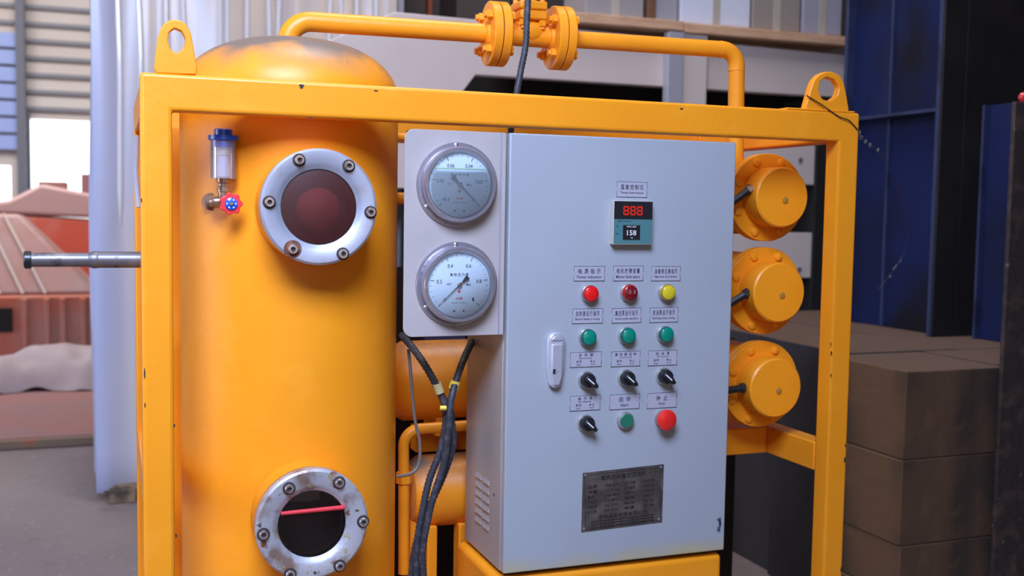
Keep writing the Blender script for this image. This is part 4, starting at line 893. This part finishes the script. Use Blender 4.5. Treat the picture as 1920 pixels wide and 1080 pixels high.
hose('conduit', [P(752, 628, .2), P(768, 645, .16), P(795, 682), P(818, 722), P(834, 760, .105), P(835, 800, .105), P(824, 850, .105), P(805, 900, .105), P(792, 960, .10), P(782, 1020, .10), P(780, 1100, .1)], .0070, 'left ribbed grey conduit of the bundle beside the cabinet', 'cable', group='conduit bundle')
hose('conduit', [P(885, 640, .20), P(872, 668, .14), P(858, 705), P(846, 750, .092), P(840, 810, .088), P(832, 870, .088), P(813, 930, .088), P(800, 985, .088), P(792, 1040, .09), P(796, 1100, .09)], .0070, 'right ribbed grey conduit of the bundle beside the cabinet', 'cable', group='conduit bundle')
hose('conduit', [P(842, 745, .125), P(847, 790, .12), P(850, 830, .115), P(836, 880, .115), P(812, 935, .115), P(790, 985, .115), P(776, 1040, .115), P(770, 1100, .115)], .0070, 'middle conduit bowing outwards in the bundle beside the cabinet', 'cable', group='conduit bundle')
hose('thin_tube', [P(766, 655, .2), P(770, 700, .19), P(777, 780, .18), P(787, 830, .18), P(785, 870, .18), P(770, 888, .18), P(745, 893, .20)], .0034, 'thin grey tube looping beside the conduit bundle', 'tube', mat('thin_grey_tube', (.17, .14, .11), .5), ribs=False)
def tie(u_, v_, y, d, l, r, label_, m_=tie_y):
    c = Vector(P(u_, v_, y)); d = Vector(d).normalized(); tag(MB().ring([(r*.75, 0), (r, 0), (r, l), (r*.75, l)], c-d*l/2, d, 16).build('cable_sleeve', m_), label_, 'sleeve', 'yellow cable sleeves')
tie(822, 728, .105, (.35, 0, -1), .020, .0088, 'pale yellow sleeve on the left conduit above the crossing', mat('pale_sleeve', (.55, .46, .22), .6))
tie(852, 722, .105, (-.3, 0, -1), .016, .0098, 'yellow sleeve on the right conduit above the crossing')
tie(831, 765, .085, (1, -.2, 0), .012, .0045, 'small yellow tie end sticking out at the conduit crossing')

# lever pipe on the left
yl = .12; a = at(262, 487, yl); zL = a[2]; xe_ = at(46, 482, yl)[0]
t = thing('side_pipe', (0, yl, zL), 'grey steel pipe with black end cap sticking out left of the frame', 'pipe')
xm_ = at(182, 486, yl)[0]
MB().cyl((.03, yl, zL), (xm_, yl, zL), .0142, 28).build('socket', pipe_grey, t)
MB().lathe([(.0142, 0), (.0150, .003), (.0150, .008), (.0125, .016)], (xm_+.002, yl, zL), (-1, 0, 0), 28).build('collar', pipe_grey, t)
MB().cyl((xm_, yl, zL), (xe_+.008, yl, zL), .0122, 28).build('pipe', pipe_grey, t)
MB().lathe([(.0125, 0), (.0150, .001), (.0152, .010), (.013, .012)], (xe_+.011, yl, zL), (-1, 0, 0), 24).build('end_cap', black, t)

# thin black wire across the right lug with cobweb strands
P_ = [at(1512, 179, .003), at(1540, 196, .001), at(1572, 218, -.003), at(1592, 226, -.004), at(1608, 243, -.003), at(1620, 262, .08), at(1660, 300, .25), at(1690, 380, .5), at(1700, 455, .8), at(1680, 500, .95), at(1645, 545, 1.1)]
tag(MB().tube(bez([P_[0]]+P_[1:5], 8), .0012, 6).build('black_wire', black), 'thin black wire lying over the right lifting lug', 'wire')
b = MB(); Q_ = bez(P_[4:], 8); b.tube(Q_, .0009, 5)
for k in list(range(3, 14, 2))+[38, 40, 41, 43]: b.lathe([(.0005, -.006), (.0022+.002*random.random(), -.002), (.003, .001), (.0005, .006)], Q_[k]+Vector((random.uniform(-.004, .004), 0, random.uniform(-.004, .004))), (random.random(), .2, 1), 5)
o = b.build('loose_wire', mat('dusty_wire', (.14, .13, .13), .7)); tag(o, 'thin dusty wire drooping in front of the blue column', 'wire')
